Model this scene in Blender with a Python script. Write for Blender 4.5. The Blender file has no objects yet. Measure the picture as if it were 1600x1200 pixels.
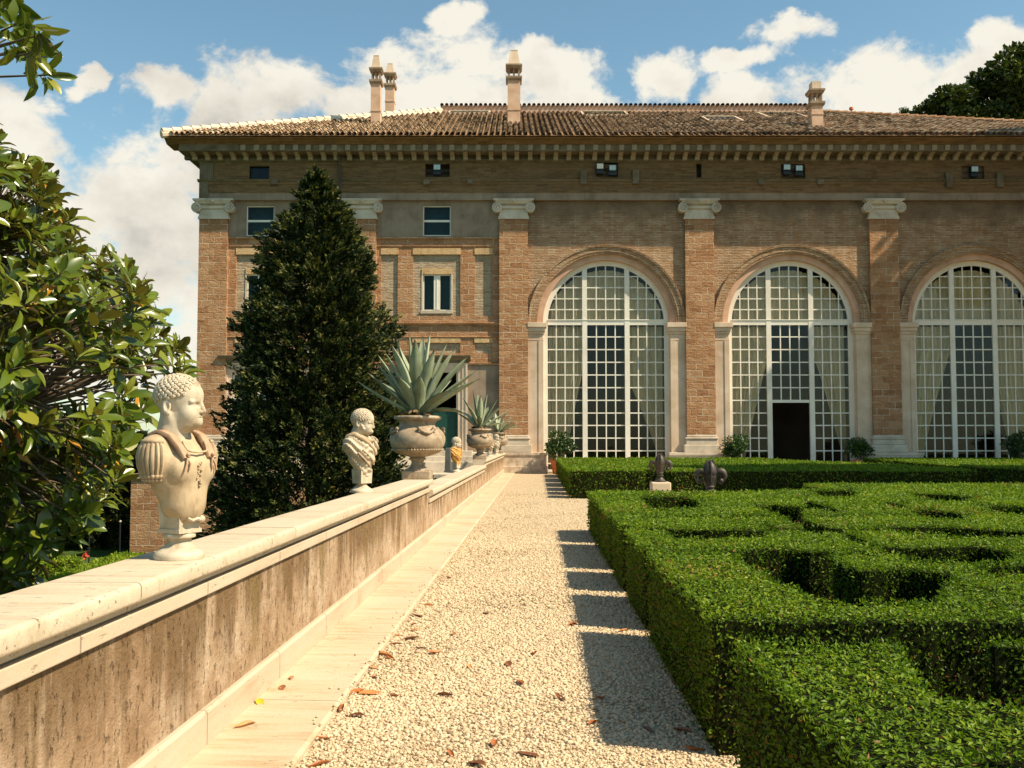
import bpy, math, random
import numpy as np
from mathutils import Vector, Matrix

# ------------------------------------------------------------------ camera, world, sun, exposure
scene = bpy.context.scene
COL = scene.collection
W0, H0, FPX = 1600.0, 1200.0, 1555.6
PITCH = math.atan(89.0 / FPX)
EYE = 1.5
cam_d = bpy.data.cameras.new("camera")
cam_d.sensor_width = 36.0
cam_d.lens = 35.0
cam_d.clip_start = 0.05
cam_d.clip_end = 2000.0
cam = bpy.data.objects.new("camera", cam_d)
COL.objects.link(cam)
cam.location = (0, 0, EYE)
cam.rotation_euler = (math.pi / 2 + PITCH, 0, 0)
scene.camera = cam

SUN = Vector((1.0, -0.385, 1.2)).normalized()      # direction towards the sun
sun_d = bpy.data.lights.new("sun", 'SUN')
sun_d.energy = 5.0
sun_d.angle = math.radians(0.53)
sun_d.color = (1.0, 0.865, 0.645)
sun = bpy.data.objects.new("sun", sun_d)
COL.objects.link(sun)
sun.location = (30, -12, 40)
sun.rotation_euler = (-SUN).to_track_quat('-Z', 'Y').to_euler()

scene.view_settings.view_transform = 'Standard'
scene.view_settings.look = 'None'
scene.view_settings.exposure = 0.68
scene.view_settings.gamma = 1.0
scene.cycles.max_bounces = 6
scene.cycles.transparent_max_bounces = 12


def ray(px, py):
    a, b = (px - W0 / 2) / FPX, (H0 / 2 - py) / FPX
    c, s = math.cos(PITCH), math.sin(PITCH)
    return a, c - s * b, s + c * b


def at_y(px, py, Y):
    a, b, c = ray(px, py)
    k = Y / b
    return a * k, Y, EYE + c * k


def at_z(px, py, z):
    a, b, c = ray(px, py)
    k = (z - EYE) / c
    return a * k, b * k, z


# ------------------------------------------------------------------ node helper
class G:
    def __init__(self, nt):
        self.nt = nt
        self.n = nt.nodes
        self.l = nt.links

    def node(self, t, **kw):
        nd = self.n.new(t)
        for k, v in kw.items():
            setattr(nd, k, v)
        return nd

    def put(self, sock, v):
        if isinstance(v, bpy.types.NodeSocket):
            self.l.new(v, sock)
        elif v is not None:
            if sock.type == 'RGBA' and not isinstance(v, (int, float)) and len(v) == 3:
                v = (*v, 1)
            sock.default_value = v

    def math(self, op, a, b=None, c=None, clamp=False):
        nd = self.node('ShaderNodeMath', operation=op, use_clamp=clamp)
        self.put(nd.inputs[0], a)
        if b is not None:
            self.put(nd.inputs[1], b)
        if c is not None:
            self.put(nd.inputs[2], c)
        return nd.outputs[0]

    def vmul(self, v, s):
        nd = self.node('ShaderNodeVectorMath', operation='MULTIPLY')
        self.put(nd.inputs[0], v)
        self.put(nd.inputs[1], s)
        return nd.outputs[0]

    def vadd(self, v, s):
        nd = self.node('ShaderNodeVectorMath', operation='ADD')
        self.put(nd.inputs[0], v)
        self.put(nd.inputs[1], s)
        return nd.outputs[0]

    def noise(self, vec, scale, detail=4, rough=0.55, dist=0.0, out=0):
        nd = self.node('ShaderNodeTexNoise')
        self.put(nd.inputs['Vector'], vec)
        nd.inputs['Scale'].default_value = scale
        nd.inputs['Detail'].default_value = detail
        nd.inputs['Roughness'].default_value = rough
        nd.inputs['Distortion'].default_value = dist
        return nd.outputs[out]

    def voronoi(self, vec, scale, feature='F1', out='Distance', rand=1.0):
        nd = self.node('ShaderNodeTexVoronoi', feature=feature)
        self.put(nd.inputs['Vector'], vec)
        nd.inputs['Scale'].default_value = scale
        nd.inputs['Randomness'].default_value = rand
        return nd.outputs[out]

    def ramp(self, fac, stops, interp='LINEAR'):
        nd = self.node('ShaderNodeValToRGB')
        cr = nd.color_ramp
        cr.interpolation = interp
        while len(cr.elements) < len(stops):
            cr.elements.new(0.5)
        for e, (p, c) in zip(cr.elements, stops):
            e.position = p
            e.color = (c, c, c, 1) if isinstance(c, (int, float)) else (*c, 1)
        self.put(nd.inputs[0], fac)
        return nd.outputs[0]

    def mix(self, fac, a, b, mode='MIX'):
        nd = self.node('ShaderNodeMix', data_type='RGBA', blend_type=mode)
        nd.clamp_factor = True
        self.put(nd.inputs[0], fac)
        self.put(nd.inputs[6], a)
        self.put(nd.inputs[7], b)
        return nd.outputs[2]

    def sep(self, v):
        nd = self.node('ShaderNodeSeparateXYZ')
        self.put(nd.inputs[0], v)
        return nd.outputs

    def comb(self, x, y, z):
        nd = self.node('ShaderNodeCombineXYZ')
        for i, q in enumerate((x, y, z)):
            self.put(nd.inputs[i], q)
        return nd.outputs[0]

    def obj(self):
        return self.node('ShaderNodeTexCoord').outputs['Object']

    def attr(self, name):
        return self.node('ShaderNodeAttribute', attribute_name=name).outputs['Fac']

    def smooth(self, v, lo, hi):
        nd = self.node('ShaderNodeMapRange', interpolation_type='SMOOTHSTEP')
        self.put(nd.inputs[0], v)
        nd.inputs[1].default_value = lo
        nd.inputs[2].default_value = hi
        return nd.outputs[0]

    def bump(self, h, strength=0.5, dist=0.02, normal=None):
        nd = self.node('ShaderNodeBump')
        nd.inputs['Strength'].default_value = strength
        nd.inputs['Distance'].default_value = dist
        self.put(nd.inputs['Height'], h)
        if normal is not None:
            self.put(nd.inputs['Normal'], normal)
        return nd.outputs[0]

    def bsdf(self, color, rough=0.8, normal=None, spec=0.3, metal=0.0):
        nd = self.node('ShaderNodeBsdfPrincipled')
        self.put(nd.inputs['Base Color'], color)
        self.put(nd.inputs['Roughness'], rough)
        nd.inputs['Specular IOR Level'].default_value = spec
        nd.inputs['Metallic'].default_value = metal
        if normal is not None:
            self.put(nd.inputs['Normal'], normal)
        return nd.outputs[0]

    def out(self, shader):
        nd = self.node('ShaderNodeOutputMaterial')
        self.l.new(shader, nd.inputs['Surface'])


def new_mat(name):
    m = bpy.data.materials.new(name)
    m.use_nodes = True
    m.node_tree.nodes.clear()
    return m, G(m.node_tree)


# ------------------------------------------------------------------ sky with clouds (world)
world = bpy.data.worlds.new("World")
scene.world = world
world.use_nodes = True
world.node_tree.nodes.clear()
g = G(world.node_tree)
sky = g.node('ShaderNodeTexSky', sky_type='NISHITA', sun_disc=False)
sky.sun_elevation = math.asin(SUN.z)
sky.sun_rotation = math.atan2(SUN.x, SUN.y)
sky.altitude = 50
sky.air_density = 1.0
sky.dust_density = 0.6
sky.ozone_density = 1.6
d = g.node('ShaderNodeTexCoord').outputs['Generated']
nz = g.node('ShaderNodeVectorMath', operation='NORMALIZE')
g.put(nz.inputs[0], d)
d = nz.outputs[0]
warp = g.vadd(g.noise(d, 7.0, 8, 0.62, 0.3, out=1), (-0.5, -0.5, -0.5))
dw = g.vadd(d, g.vmul(warp, (0.10, 0.10, 0.07)))
sx, sy, sz = g.sep(dw)
AZ = g.math('ARCTAN2', sx, sy)
EL = g.math('ARCSINE', sz)
# cumulus masses: azimuth/elevation of the centre and half sizes (read off as photo bearings)
blobs = [(70, 330, 270, 150), (240, 310, 130, 125), (60, 500, 380, 210), (440, 150, 115, 75), (360, 180, 100, 60), (600, 190, 160, 80),
         (275, 145, 60, 30), (120, 148, 24, 16), (150, 122, 22, 18), (136, 132, 20, 20), (20, 175, 90, 60), (680, 125, 190, 70), (860, 115, 75, 36), (820, 180, 180, 45),
         (1045, 108, 62, 36), (1215, 52, 60, 26), (1370, 130, 190, 55), (1160, 150, 60, 45), (1560, 80, 70, 40), (720, 35, 60, 22), (1150, 90, 70, 22),
         (1500, 160, 220, 60), (1800, 200, 260, 110), (-300, 300, 320, 160), (2300, 120, 300, 90)]
f = None
for bx_, by_, rx_, ry_ in blobs:
    a, b, c = ray(bx_, by_)
    L = math.sqrt(a * a + b * b + c * c)
    az0, el0 = math.atan2(a, b), math.asin(c / L)
    u = g.math('MULTIPLY', g.math('SUBTRACT', AZ, az0), FPX / rx_ / 1.0)
    v = g.math('MULTIPLY', g.math('SUBTRACT', EL, el0), FPX / ry_ / 1.0)
    t = g.math('SUBTRACT', 1.0, g.math('ADD', g.math('MULTIPLY', u, u), g.math('MULTIPLY', v, v)))
    f = t if f is None else g.math('SMOOTH_MAX', f, t, 0.25)
f = g.math('MAXIMUM', f, -1.2)
behind = g.math('LESS_THAN', sy, 0.15)
gen = g.math('MULTIPLY', g.math('SUBTRACT', g.noise(g.vmul(d, (1, 1, 2.2)), 2.4, 5, 0.55), 0.68), 5.0)
f = g.math('ADD', g.math('MULTIPLY', f, g.math('SUBTRACT', 1.0, behind)), g.math('MULTIPLY', gen, behind))
fb = g.noise(g.vmul(d, (1, 1, 1.5)), 11.0, 9, 0.6, 0.4)
fb2 = g.noise(g.vmul(d, (1, 1, 1.4)), 30.0, 7, 0.62, 0.2)
f = g.math('ADD', f, g.math('ADD', g.math('MULTIPLY', g.math('SUBTRACT', fb, 0.52), 3.6), g.math('MULTIPLY', g.math('SUBTRACT', fb2, 0.5), 1.9)))
cov = g.smooth(f, -0.12, 0.72)
shade = g.math('ADD', g.math('MULTIPLY', g.noise(g.vmul(d, (1, 1, 1.8)), 5.0, 6, 0.55), 0.75),
               g.math('MULTIPLY', g.noise(g.vadd(d, (0.31, 0.02, 0.013)), 16.0, 5, 0.6), 0.35))
ccol = g.ramp(shade, [(0.38, (0.56, 0.53, 0.48)), (0.49, (0.84, 0.78, 0.67)), (0.59, (1.0, 0.95, 0.82))])
bg1 = g.node('ShaderNodeBackground')
tint = g.mix(1.0, sky.outputs[0], (0.88, 1.02, 0.88, 1), 'MULTIPLY')
g.put(bg1.inputs[0], tint)
bg1.inputs[1].default_value = 0.108
bg2 = g.node('ShaderNodeBackground')
g.put(bg2.inputs[0], ccol)
bg2.inputs[1].default_value = 0.60
mx = g.node('ShaderNodeMixShader')
g.put(mx.inputs[0], g.math('MULTIPLY', cov, 0.97))
g.l.new(bg1.outputs[0], mx.inputs[1])
g.l.new(bg2.outputs[0], mx.inputs[2])
wo = g.node('ShaderNodeOutputWorld')
g.l.new(mx.outputs[0], wo.inputs[0])

# ------------------------------------------------------------------ garden frame (path direction) and object helpers
ALPHA = math.atan(42.0 / FPX)


def gw(x, y):                       # garden (across, along the path) -> world
    return x * math.cos(ALPHA) + y * math.sin(ALPHA), -x * math.sin(ALPHA) + y * math.cos(ALPHA)


def wg(x, y):                       # world -> garden
    return x * math.cos(ALPHA) - y * math.sin(ALPHA), x * math.sin(ALPHA) + y * math.cos(ALPHA)


def gpx(px, py, z):                 # photo bearing met at height z -> garden coordinates
    x, y, _ = at_z(px, py, z)
    return wg(x, y)


def link(o, parent=None):
    COL.objects.link(o)
    if parent is not None:
        o.parent = parent
    return o


def tag(o, label=None, cat=None, group=None, kind=None):
    if label:
        o['label'] = label
    if cat:
        o['category'] = cat
    if group:
        o['group'] = group
    if kind:
        o['kind'] = kind
    return o


def thing(name, label, cat, loc=(0, 0, 0), rotz=0.0, group=None):
    o = bpy.data.objects.new(name, None)
    o.empty_display_size = 0.2
    o.location = loc
    o.rotation_euler = (0, 0, rotz)
    link(o)
    return tag(o, label, cat, group)


def gthing(name, label, cat, gx, gy, gz, rot=0.0, group=None):
    x, y = gw(gx, gy)
    return thing(name, label, cat, (x, y, gz), rot - ALPHA, group)


def dup(o, loc=None, rotz=None, label=None, parent=None):
    c = o.copy()
    COL.objects.link(c)
    if parent is not None:
        c.parent = parent
    if loc is not None:
        c.location = loc
    if rotz is not None:
        c.rotation_euler = (0, 0, rotz)
    if label:
        c['label'] = label
    for ch in list(o.children):
        dup(ch, parent=c)
    return c


def np_obj(name, V, F, mat, parent=None, smooth=False, attrs=None, loc=None, rotz=0.0):
    V = np.ascontiguousarray(V, dtype=np.float32)
    F = np.ascontiguousarray(F, dtype=np.int32)
    k = F.shape[1]
    me = bpy.data.meshes.new(name)
    me.vertices.add(len(V))
    me.vertices.foreach_set('co', V.ravel())
    me.loops.add(F.size)
    me.loops.foreach_set('vertex_index', F.ravel())
    me.polygons.add(len(F))
    me.polygons.foreach_set('loop_start', np.arange(0, F.size, k, dtype=np.int32))
    me.polygons.foreach_set('use_smooth', np.full(len(F), bool(smooth)))
    for an, arr in (attrs or {}).items():
        at = me.attributes.new(an, 'FLOAT', 'POINT')
        at.data.foreach_set('value', np.ascontiguousarray(arr, dtype=np.float32))
    me.update(calc_edges=True)
    me.materials.append(mat)
    o = bpy.data.objects.new(name, me)
    link(o, parent)
    if loc is not None:
        o.location = loc
    o.rotation_euler = (0, 0, rotz)
    return o


class MB:
    """collects shapes into one mesh"""

    def __init__(self):
        self.V = []
        self.F = []

    def add(self, V, F):
        b = len(self.V)
        self.V.extend([tuple(v) for v in V])
        self.F.extend([tuple(i + b for i in f) for f in F])

    def box(self, x0, x1, y0, y1, z0, z1):
        self.add([(x0, y0, z0), (x1, y0, z0), (x1, y1, z0), (x0, y1, z0), (x0, y0, z1), (x1, y0, z1), (x1, y1, z1), (x0, y1, z1)],
                 [(0, 3, 2, 1), (4, 5, 6, 7), (0, 1, 5, 4), (1, 2, 6, 5), (2, 3, 7, 6), (3, 0, 4, 7)])

    def taper(self, x0, x1, y0, y1, z0, z1, dx=0.0, dy=0.0):
        self.add([(x0, y0, z0), (x1, y0, z0), (x1, y1, z0), (x0, y1, z0), (x0 + dx, y0 + dy, z1), (x1 - dx, y0 + dy, z1), (x1 - dx, y1 - dy, z1), (x0 + dx, y1 - dy, z1)],
                 [(0, 3, 2, 1), (4, 5, 6, 7), (0, 1, 5, 4), (1, 2, 6, 5), (2, 3, 7, 6), (3, 0, 4, 7)])

    def quad(self, a, b, c, d):
        self.add([a, b, c, d], [(0, 1, 2, 3)])

    def run(self, prof, x0, x1, axis='x', caps=True):
        """profile of (p,q) extruded along x (p=y,q=z) or along y (p=x,q=z)"""
        n = len(prof)
        if axis == 'x':
            A = [(x0, p, q) for p, q in prof]
            B = [(x1, p, q) for p, q in prof]
        else:
            A = [(p, x0, q) for p, q in prof]
            B = [(p, x1, q) for p, q in prof]
        F = [(i, (i + 1) % n, (i + 1) % n + n, i + n) for i in range(n)]
        if caps:
            F += [tuple(range(n))[::-1], tuple(range(n, 2 * n))]
        self.add(A + B, F)

    def lathe(self, prof, seg=32, c=(0, 0, 0), flute=None, cap=True):
        V, F = [], []
        for j, (r, z) in enumerate(prof):
            for i in range(seg):
                t = 2 * math.pi * i / seg
                rr = r * (flute(t, j) if flute else 1.0)
                V.append((c[0] + rr * math.cos(t), c[1] + rr * math.sin(t), c[2] + z))
        for j in range(len(prof) - 1):
            for i in range(seg):
                k = (i + 1) % seg
                F.append((j * seg + i, j * seg + k, (j + 1) * seg + k, (j + 1) * seg + i))
        if cap:
            F.append(tuple(range(seg))[::-1])
            F.append(tuple(range((len(prof) - 1) * seg, len(prof) * seg)))
        self.add(V, F)

    def tube(self, pts, rad, seg=8, sx=1.0, cap=True):
        pts = [Vector(p) for p in pts]
        n = len(pts)
        if not hasattr(rad, '__len__'):
            rad = [rad] * n
        V, F = [], []
        ref = Vector((0.13, 0.21, 0.97))
        pn = None
        for i, p in enumerate(pts):
            t = (pts[min(i + 1, n - 1)] - pts[max(i - 1, 0)])
            if t.length < 1e-9:
                t = Vector((0, 0, 1))
            t.normalize()
            u = t.cross(ref) if pn is None else (pn - t * pn.dot(t))
            if u.length < 1e-4:
                u = t.cross(Vector((1, 0, 0)))
            u.normalize()
            pn = u
            w = t.cross(u)
            for k in range(seg):
                a = 2 * math.pi * k / seg
                V.append(p + (u * math.cos(a) * sx + w * math.sin(a)) * rad[i])
        for i in range(n - 1):
            for k in range(seg):
                q = (k + 1) % seg
                F.append((i * seg + k, i * seg + q, (i + 1) * seg + q, (i + 1) * seg + k))
        if cap:
            F.append(tuple(range(seg))[::-1])
            F.append(tuple(range((n - 1) * seg, n * seg)))
        self.add(V, F)

    def sphere(self, c, r, seg=12, rings=8):
        rx, ry, rz = r if hasattr(r, '__len__') else (r, r, r)
        V = [(c[0], c[1], c[2] - rz)]
        F = []
        for j in range(1, rings):
            ph = -math.pi / 2 + math.pi * j / rings
            for i in range(seg):
                t = 2 * math.pi * i / seg
                V.append((c[0] + rx * math.cos(ph) * math.cos(t), c[1] + ry * math.cos(ph) * math.sin(t), c[2] + rz * math.sin(ph)))
        V.append((c[0], c[1], c[2] + rz))
        for i in range(seg):
            F.append((0, 1 + (i + 1) % seg, 1 + i))
            F.append((len(V) - 1, 1 + (rings - 2) * seg + i, 1 + (rings - 2) * seg + (i + 1) % seg))
        for j in range(rings - 2):
            for i in range(seg):
                k = (i + 1) % seg
                F.append((1 + j * seg + i, 1 + j * seg + k, 1 + (j + 1) * seg + k, 1 + (j + 1) * seg + i))
        self.add(V, F)

    def build(self, name, mat, parent=None, smooth=False, bevel=0.0, loc=None, rotz=0.0, angle=40):
        me = bpy.data.meshes.new(name)
        me.from_pydata([tuple(v) for v in self.V], [], self.F)
        me.update()
        me.materials.append(mat)
        o = bpy.data.objects.new(name, me)
        link(o, parent)
        if loc is not None:
            o.location = loc
        o.rotation_euler = (0, 0, rotz)
        if smooth:
            me.polygons.foreach_set('use_smooth', np.ones(len(me.polygons), dtype=bool))
            if smooth != 'all':
                me.set_sharp_from_angle(angle=math.radians(angle))
        if bevel:
            md = o.modifiers.new('bevel', 'BEVEL')
            md.width = bevel
            md.segments = 2
            md.limit_method = 'ANGLE'
            md.angle_limit = math.radians(35)
        return o


def scatter(TV, TF, pos, axis, nrm, scale):
    """copies of a small template (x along the leaf, z its normal) as raw arrays"""
    TV = np.asarray(TV, float)
    TF = np.asarray(TF, int)
    n, k = len(pos), len(TV)
    ax = axis / (np.linalg.norm(axis, axis=1, keepdims=True) + 1e-9)
    z = nrm - ax * (nrm * ax).sum(1, keepdims=True)
    z /= (np.linalg.norm(z, axis=1, keepdims=True) + 1e-9)
    y = np.cross(z, ax)
    sc = np.asarray(scale, float).reshape(-1, 1, 1)
    V = pos[:, None, :] + sc * (TV[None, :, 0:1] * ax[:, None, :] + TV[None, :, 1:2] * y[:, None, :] + TV[None, :, 2:3] * z[:, None, :])
    F = TF[None, :, :] + (np.arange(n) * k)[:, None, None]
    return V.reshape(-1, 3), F.reshape(-1, TF.shape[1])


def unit_rand(rng, n):
    v = rng.normal(size=(n, 3))
    return v / np.linalg.norm(v, axis=1, keepdims=True)


def vnoise(P, f, seed=0.0):
    """cheap smooth numpy noise in about -1..1"""
    P = np.asarray(P, float) * f + seed
    x, y, z = P[..., 0], P[..., 1], P[..., 2]
    return (np.sin(x * 1.7 + 1.3 * np.sin(y * 1.1 + z * 0.7)) + np.sin(y * 1.9 + 1.7 * np.sin(z * 1.3 + x * 0.9 + 1.1)) + np.sin(z * 1.5 + 1.5 * np.sin(x * 1.2 - y * 0.8 + 2.3))) / 3.0

# ------------------------------------------------------------------ materials
def wallvec(g):
    x, y, z = g.sep(g.obj())
    return g.comb(g.math('ADD', x, y), z, 0.0)


def brick_mat(name, cols, mortar, bw=0.62, bh=0.15, msize=0.012, streak=0.5, bump=0.6, pale=0.35, plaster=None):
    m, g = new_mat(name)
    o = g.obj()
    v = wallvec(g)
    wob = g.vmul(g.vadd(g.noise(o, 1.6, 3, out=1), (-.5, -.5, -.5)), (0.09, 0.05, 0))
    vv = g.vadd(v, wob)
    bt = g.node('ShaderNodeTexBrick', offset=0.5)
    g.put(bt.inputs['Vector'], vv)
    bt.inputs['Scale'].default_value = 1.0
    bt.inputs['Brick Width'].default_value = bw
    bt.inputs['Row Height'].default_value = bh
    bt.inputs['Mortar Size'].default_value = msize
    bt.inputs['Mortar Smooth'].default_value = 0.6
    bt.inputs['Bias'].default_value = 0.0
    g.put(bt.inputs['Color1'], (0, 0, 0, 1))
    g.put(bt.inputs['Color2'], (1, 1, 1, 1))
    g.put(bt.inputs['Mortar'], (0.5, 0.5, 0.5, 1))
    tone = g.math('ADD', g.math('MULTIPLY', bt.outputs['Color'], 0.36), g.math('MULTIPLY', g.noise(g.vmul(o, (1, 1, 2.5)), 3.4, 8, 0.72), 0.95))
    tone = g.math('SUBTRACT', tone, 0.06)
    c = g.ramp(tone, [(0.22, cols[0]), (0.5, cols[1]), (0.82, cols[2])])
    # pale old mortar smeared along the courses
    sm = g.smooth(g.noise(g.vmul(o, (1.2, 1.2, 9.0)), 1.5, 6, 0.7), 0.56, 0.72)
    patch = g.smooth(g.noise(o, 0.8, 5, 0.6), 0.42, 0.66)
    c = g.mix(g.math('MULTIPLY', g.math('MULTIPLY', sm, patch), streak), c, mortar)
    mk = g.math('MULTIPLY', bt.outputs['Fac'], g.math('MULTIPLY', g.smooth(g.noise(o, 2.4, 4), 0.40, 0.62), pale * 2.0), clamp=True)
    c = g.mix(mk, c, mortar)
    # weather: dark wash and grime with a shape of its own
    gr = g.smooth(g.noise(g.vmul(o, (1, 1, 0.35)), 0.55, 6, 0.6), 0.50, 0.75)
    c = g.mix(g.math('MULTIPLY', gr, 0.45), c, (0.10, 0.075, 0.05))
    if plaster:
        zz = g.sep(o)[2]
        pl = g.smooth(g.math('ADD', zz, g.math('MULTIPLY', g.math('SUBTRACT', g.noise(g.vmul(o, (1, 1, 0.6)), 0.9, 6, 0.65), 0.5), 3.4)), plaster - 0.5, plaster + 0.7)
        pc = g.ramp(g.noise(o, 0.9, 7, 0.65, 0.4), [(0.28, (0.14, 0.094, 0.056)), (0.52, (0.235, 0.162, 0.100)), (0.75, (0.31, 0.225, 0.148))])
        c = g.mix(g.math('MULTIPLY', pl, 0.9), c, pc)
    h = g.math('ADD', g.math('MULTIPLY', bt.outputs['Fac'], -0.6), g.math('MULTIPLY', g.noise(g.vmul(o, (1, 1, 2.2)), 6.0, 7, 0.7), 2.2))
    g.out(g.bsdf(c, 0.92, g.bump(h, bump, 0.05), 0.15))
    return m


def plaster_mat(name, base, dark, light, scale=1.0, bump=0.25, streak=0.0, rough=0.85):
    m, g = new_mat(name)
    o = g.obj()
    n = g.noise(o, 1.3 * scale, 7, 0.65, 0.4)
    c = g.ramp(n, [(0.28, dark), (0.52, base), (0.75, light)])
    if streak:
        s = g.noise(g.vmul(o, (5, 5, 0.35)), 1.0 * scale, 6, 0.65)
        c = g.mix(g.math('MULTIPLY', g.smooth(s, 0.48, 0.75), streak), c, dark)
    sp = g.smooth(g.noise(o, 14.0 * scale, 3, 0.6), 0.62, 0.75)
    c = g.mix(g.math('MULTIPLY', sp, 0.35), c, dark)
    g.out(g.bsdf(c, rough, g.bump(g.noise(o, 22 * scale, 6, 0.65), bump, 0.01), 0.25))
    return m


def travertine_mat(name, base, dark, light, along='y', pits=0.6, slab=0.0, bump=0.35, lohi=(0.30, 0.50, 0.72)):
    """warm pitted stone, veins running along one axis"""
    m, g = new_mat(name)
    o = g.obj()
    sc = (9.0, 1.1, 9.0) if along == 'y' else (1.1, 9.0, 9.0)
    v = g.noise(g.vmul(o, sc), 1.0, 8, 0.68, 0.6)
    big = g.noise(o, 0.9, 5, 0.6)
    c = g.ramp(g.math('ADD', g.math('MULTIPLY', v, 0.65), g.math('MULTIPLY', big, 0.4)), [(lohi[0], dark), (lohi[1], base), (lohi[2], light)])
    pv = g.noise(g.vmul(o, (38, 14, 38) if along == 'y' else (14, 38, 38)), 1.0, 4, 0.6)
    pit = g.math('MULTIPLY', g.smooth(pv, 0.62, 0.72), g.smooth(g.noise(o, 3.0, 4), 0.42, 0.6))
    c = g.mix(g.math('MULTIPLY', pit, pits), c, (0.20, 0.13, 0.075))
    h = g.math('SUBTRACT', g.math('MULTIPLY', g.noise(o, 30, 6, 0.7), 0.5), pit)
    if slab:
        y = g.sep(o)[1]
        fr = g.math('FRACT', g.math('DIVIDE', y, slab))
        jn = g.math('LESS_THAN', fr, 0.012 / slab)
        c = g.mix(g.math('MULTIPLY', jn, 0.75), c, (0.16, 0.11, 0.07))
        tone = g.noise(g.comb(g.math('FLOOR', g.math('DIVIDE', y, slab)), 0, 0), 3.7, 0)
        c = g.mix(g.math('MULTIPLY', tone, 0.25), c, dark)
        h = g.math('SUBTRACT', h, g.math('MULTIPLY', jn, 1.5))
    g.out(g.bsdf(c, 0.75, g.bump(h, bump, 0.012), 0.3))
    return m


def flat_mat(name, col, rough=0.6, spec=0.3, metal=0.0, var=0.12, scale=6.0, bump=0.0):
    m, g = new_mat(name)
    o = g.obj()
    n = g.noise(o, scale, 5, 0.6)
    dk = tuple(c * (1 - 2.2 * var) for c in col)
    lt = tuple(min(1, c * (1 + 1.6 * var)) for c in col)
    c = g.ramp(n, [(0.3, dk), (0.5, col), (0.7, lt)])
    g.out(g.bsdf(c, rough, g.bump(g.noise(o, scale * 5, 5), bump, 0.01) if bump else None, spec, metal))
    return m


def glass_mat(name, tint, refl=0.8):
    m, g = new_mat(name)
    o = g.obj()
    fr = g.node('ShaderNodeFresnel')
    fr.inputs['IOR'].default_value = 1.5
    tr = g.node('ShaderNodeBsdfTransparent')
    g.put(tr.inputs[0], tint)
    gl = g.node('ShaderNodeBsdfGlossy')
    gl.inputs['Roughness'].default_value = 0.03
    g.put(gl.inputs[0], (refl, refl, refl, 1))
    g.l.new(g.bump(g.noise(o, 1.7, 2), 0.05, 0.05), gl.inputs['Normal'])
    ms = g.node('ShaderNodeMixShader')
    g.l.new(g.math('MULTIPLY', fr.outputs[0], 0.8, clamp=True), ms.inputs[0])
    g.l.new(tr.outputs[0], ms.inputs[1])
    g.l.new(gl.outputs[0], ms.inputs[2])
    g.out(ms.outputs[0])
    return m


def leaf_mat(name, stops, rough=0.4, spec=0.4, trans=0.25, back=None):
    m, g = new_mat(name)
    c = g.ramp(g.attr('rnd'), stops)
    if back is not None:
        geo = g.node('ShaderNodeNewGeometry')
        c = g.mix(g.math('MULTIPLY', geo.outputs['Backfacing'], 0.8), c, back)
    b = g.bsdf(c, rough, None, spec)
    if trans:
        tl = g.node('ShaderNodeBsdfTranslucent')
        g.put(tl.inputs[0], g.mix(1.0, c, (1.3, 1.35, 0.6, 1), 'MULTIPLY'))
        ms = g.node('ShaderNodeMixShader')
        ms.inputs[0].default_value = trans
        g.l.new(b, ms.inputs[1])
        g.l.new(tl.outputs[0], ms.inputs[2])
        b = ms.outputs[0]
    g.out(b)
    return m


BRICK = brick_mat('brick_tufa', [(0.22, 0.105, 0.05), (0.38, 0.19, 0.092), (0.48, 0.28, 0.15)], (0.60, 0.48, 0.34), 0.58, 0.30, 0.022, 0.6, 0.8, 0.55)  # base colour of the tufa brick courses
BRICK_ROUGH = brick_mat('brick_rough', [(0.23, 0.13, 0.07), (0.37, 0.215, 0.115), (0.47, 0.31, 0.185)], (0.62, 0.51, 0.37), 0.5, 0.12, 0.02, 0.7, 0.9, 0.5, plaster=11.9)
BRICK_PALE = brick_mat('brick_niche', [(0.30, 0.20, 0.12), (0.42, 0.30, 0.19), (0.52, 0.40, 0.27)], (0.60, 0.52, 0.40), 0.5, 0.13, 0.02, 0.8, 0.9, 0.5)
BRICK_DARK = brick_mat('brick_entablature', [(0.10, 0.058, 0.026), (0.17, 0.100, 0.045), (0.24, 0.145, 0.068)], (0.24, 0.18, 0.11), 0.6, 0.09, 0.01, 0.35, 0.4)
OCHRE = brick_mat('brick_ochre_lintel', [(0.42, 0.24, 0.11), (0.55, 0.35, 0.17), (0.62, 0.43, 0.23)], (0.62, 0.52, 0.38), 0.16, 1.2, 0.01, 0.2, 0.4)
GREY = plaster_mat('grey_plaster', (0.29, 0.215, 0.150), (0.165, 0.120, 0.080), (0.38, 0.29, 0.21), 0.7, 0.2, 0.5)
CREAM = plaster_mat('cream_plaster', (0.62, 0.47, 0.34), (0.45, 0.32, 0.21), (0.74, 0.61, 0.47), 0.6, 0.15, 0.35)
PINK = plaster_mat('pink_plaster', (0.60, 0.37, 0.25), (0.42, 0.25, 0.16), (0.68, 0.46, 0.33), 0.8, 0.15, 0.3)
STONE = plaster_mat('pale_stone', (0.58, 0.49, 0.38), (0.36, 0.29, 0.21), (0.68, 0.59, 0.47), 1.0, 0.3, 0.25)
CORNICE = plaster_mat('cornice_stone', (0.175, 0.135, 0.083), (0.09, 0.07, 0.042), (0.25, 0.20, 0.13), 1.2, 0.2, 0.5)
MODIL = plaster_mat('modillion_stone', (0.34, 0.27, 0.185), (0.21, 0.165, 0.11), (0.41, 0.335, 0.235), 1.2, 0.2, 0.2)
WHITE = plaster_mat('white_paint', (0.80, 0.74, 0.63), (0.68, 0.61, 0.50), (0.83, 0.79, 0.70), 0.6, 0.05, 0.15, 0.5)
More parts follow.
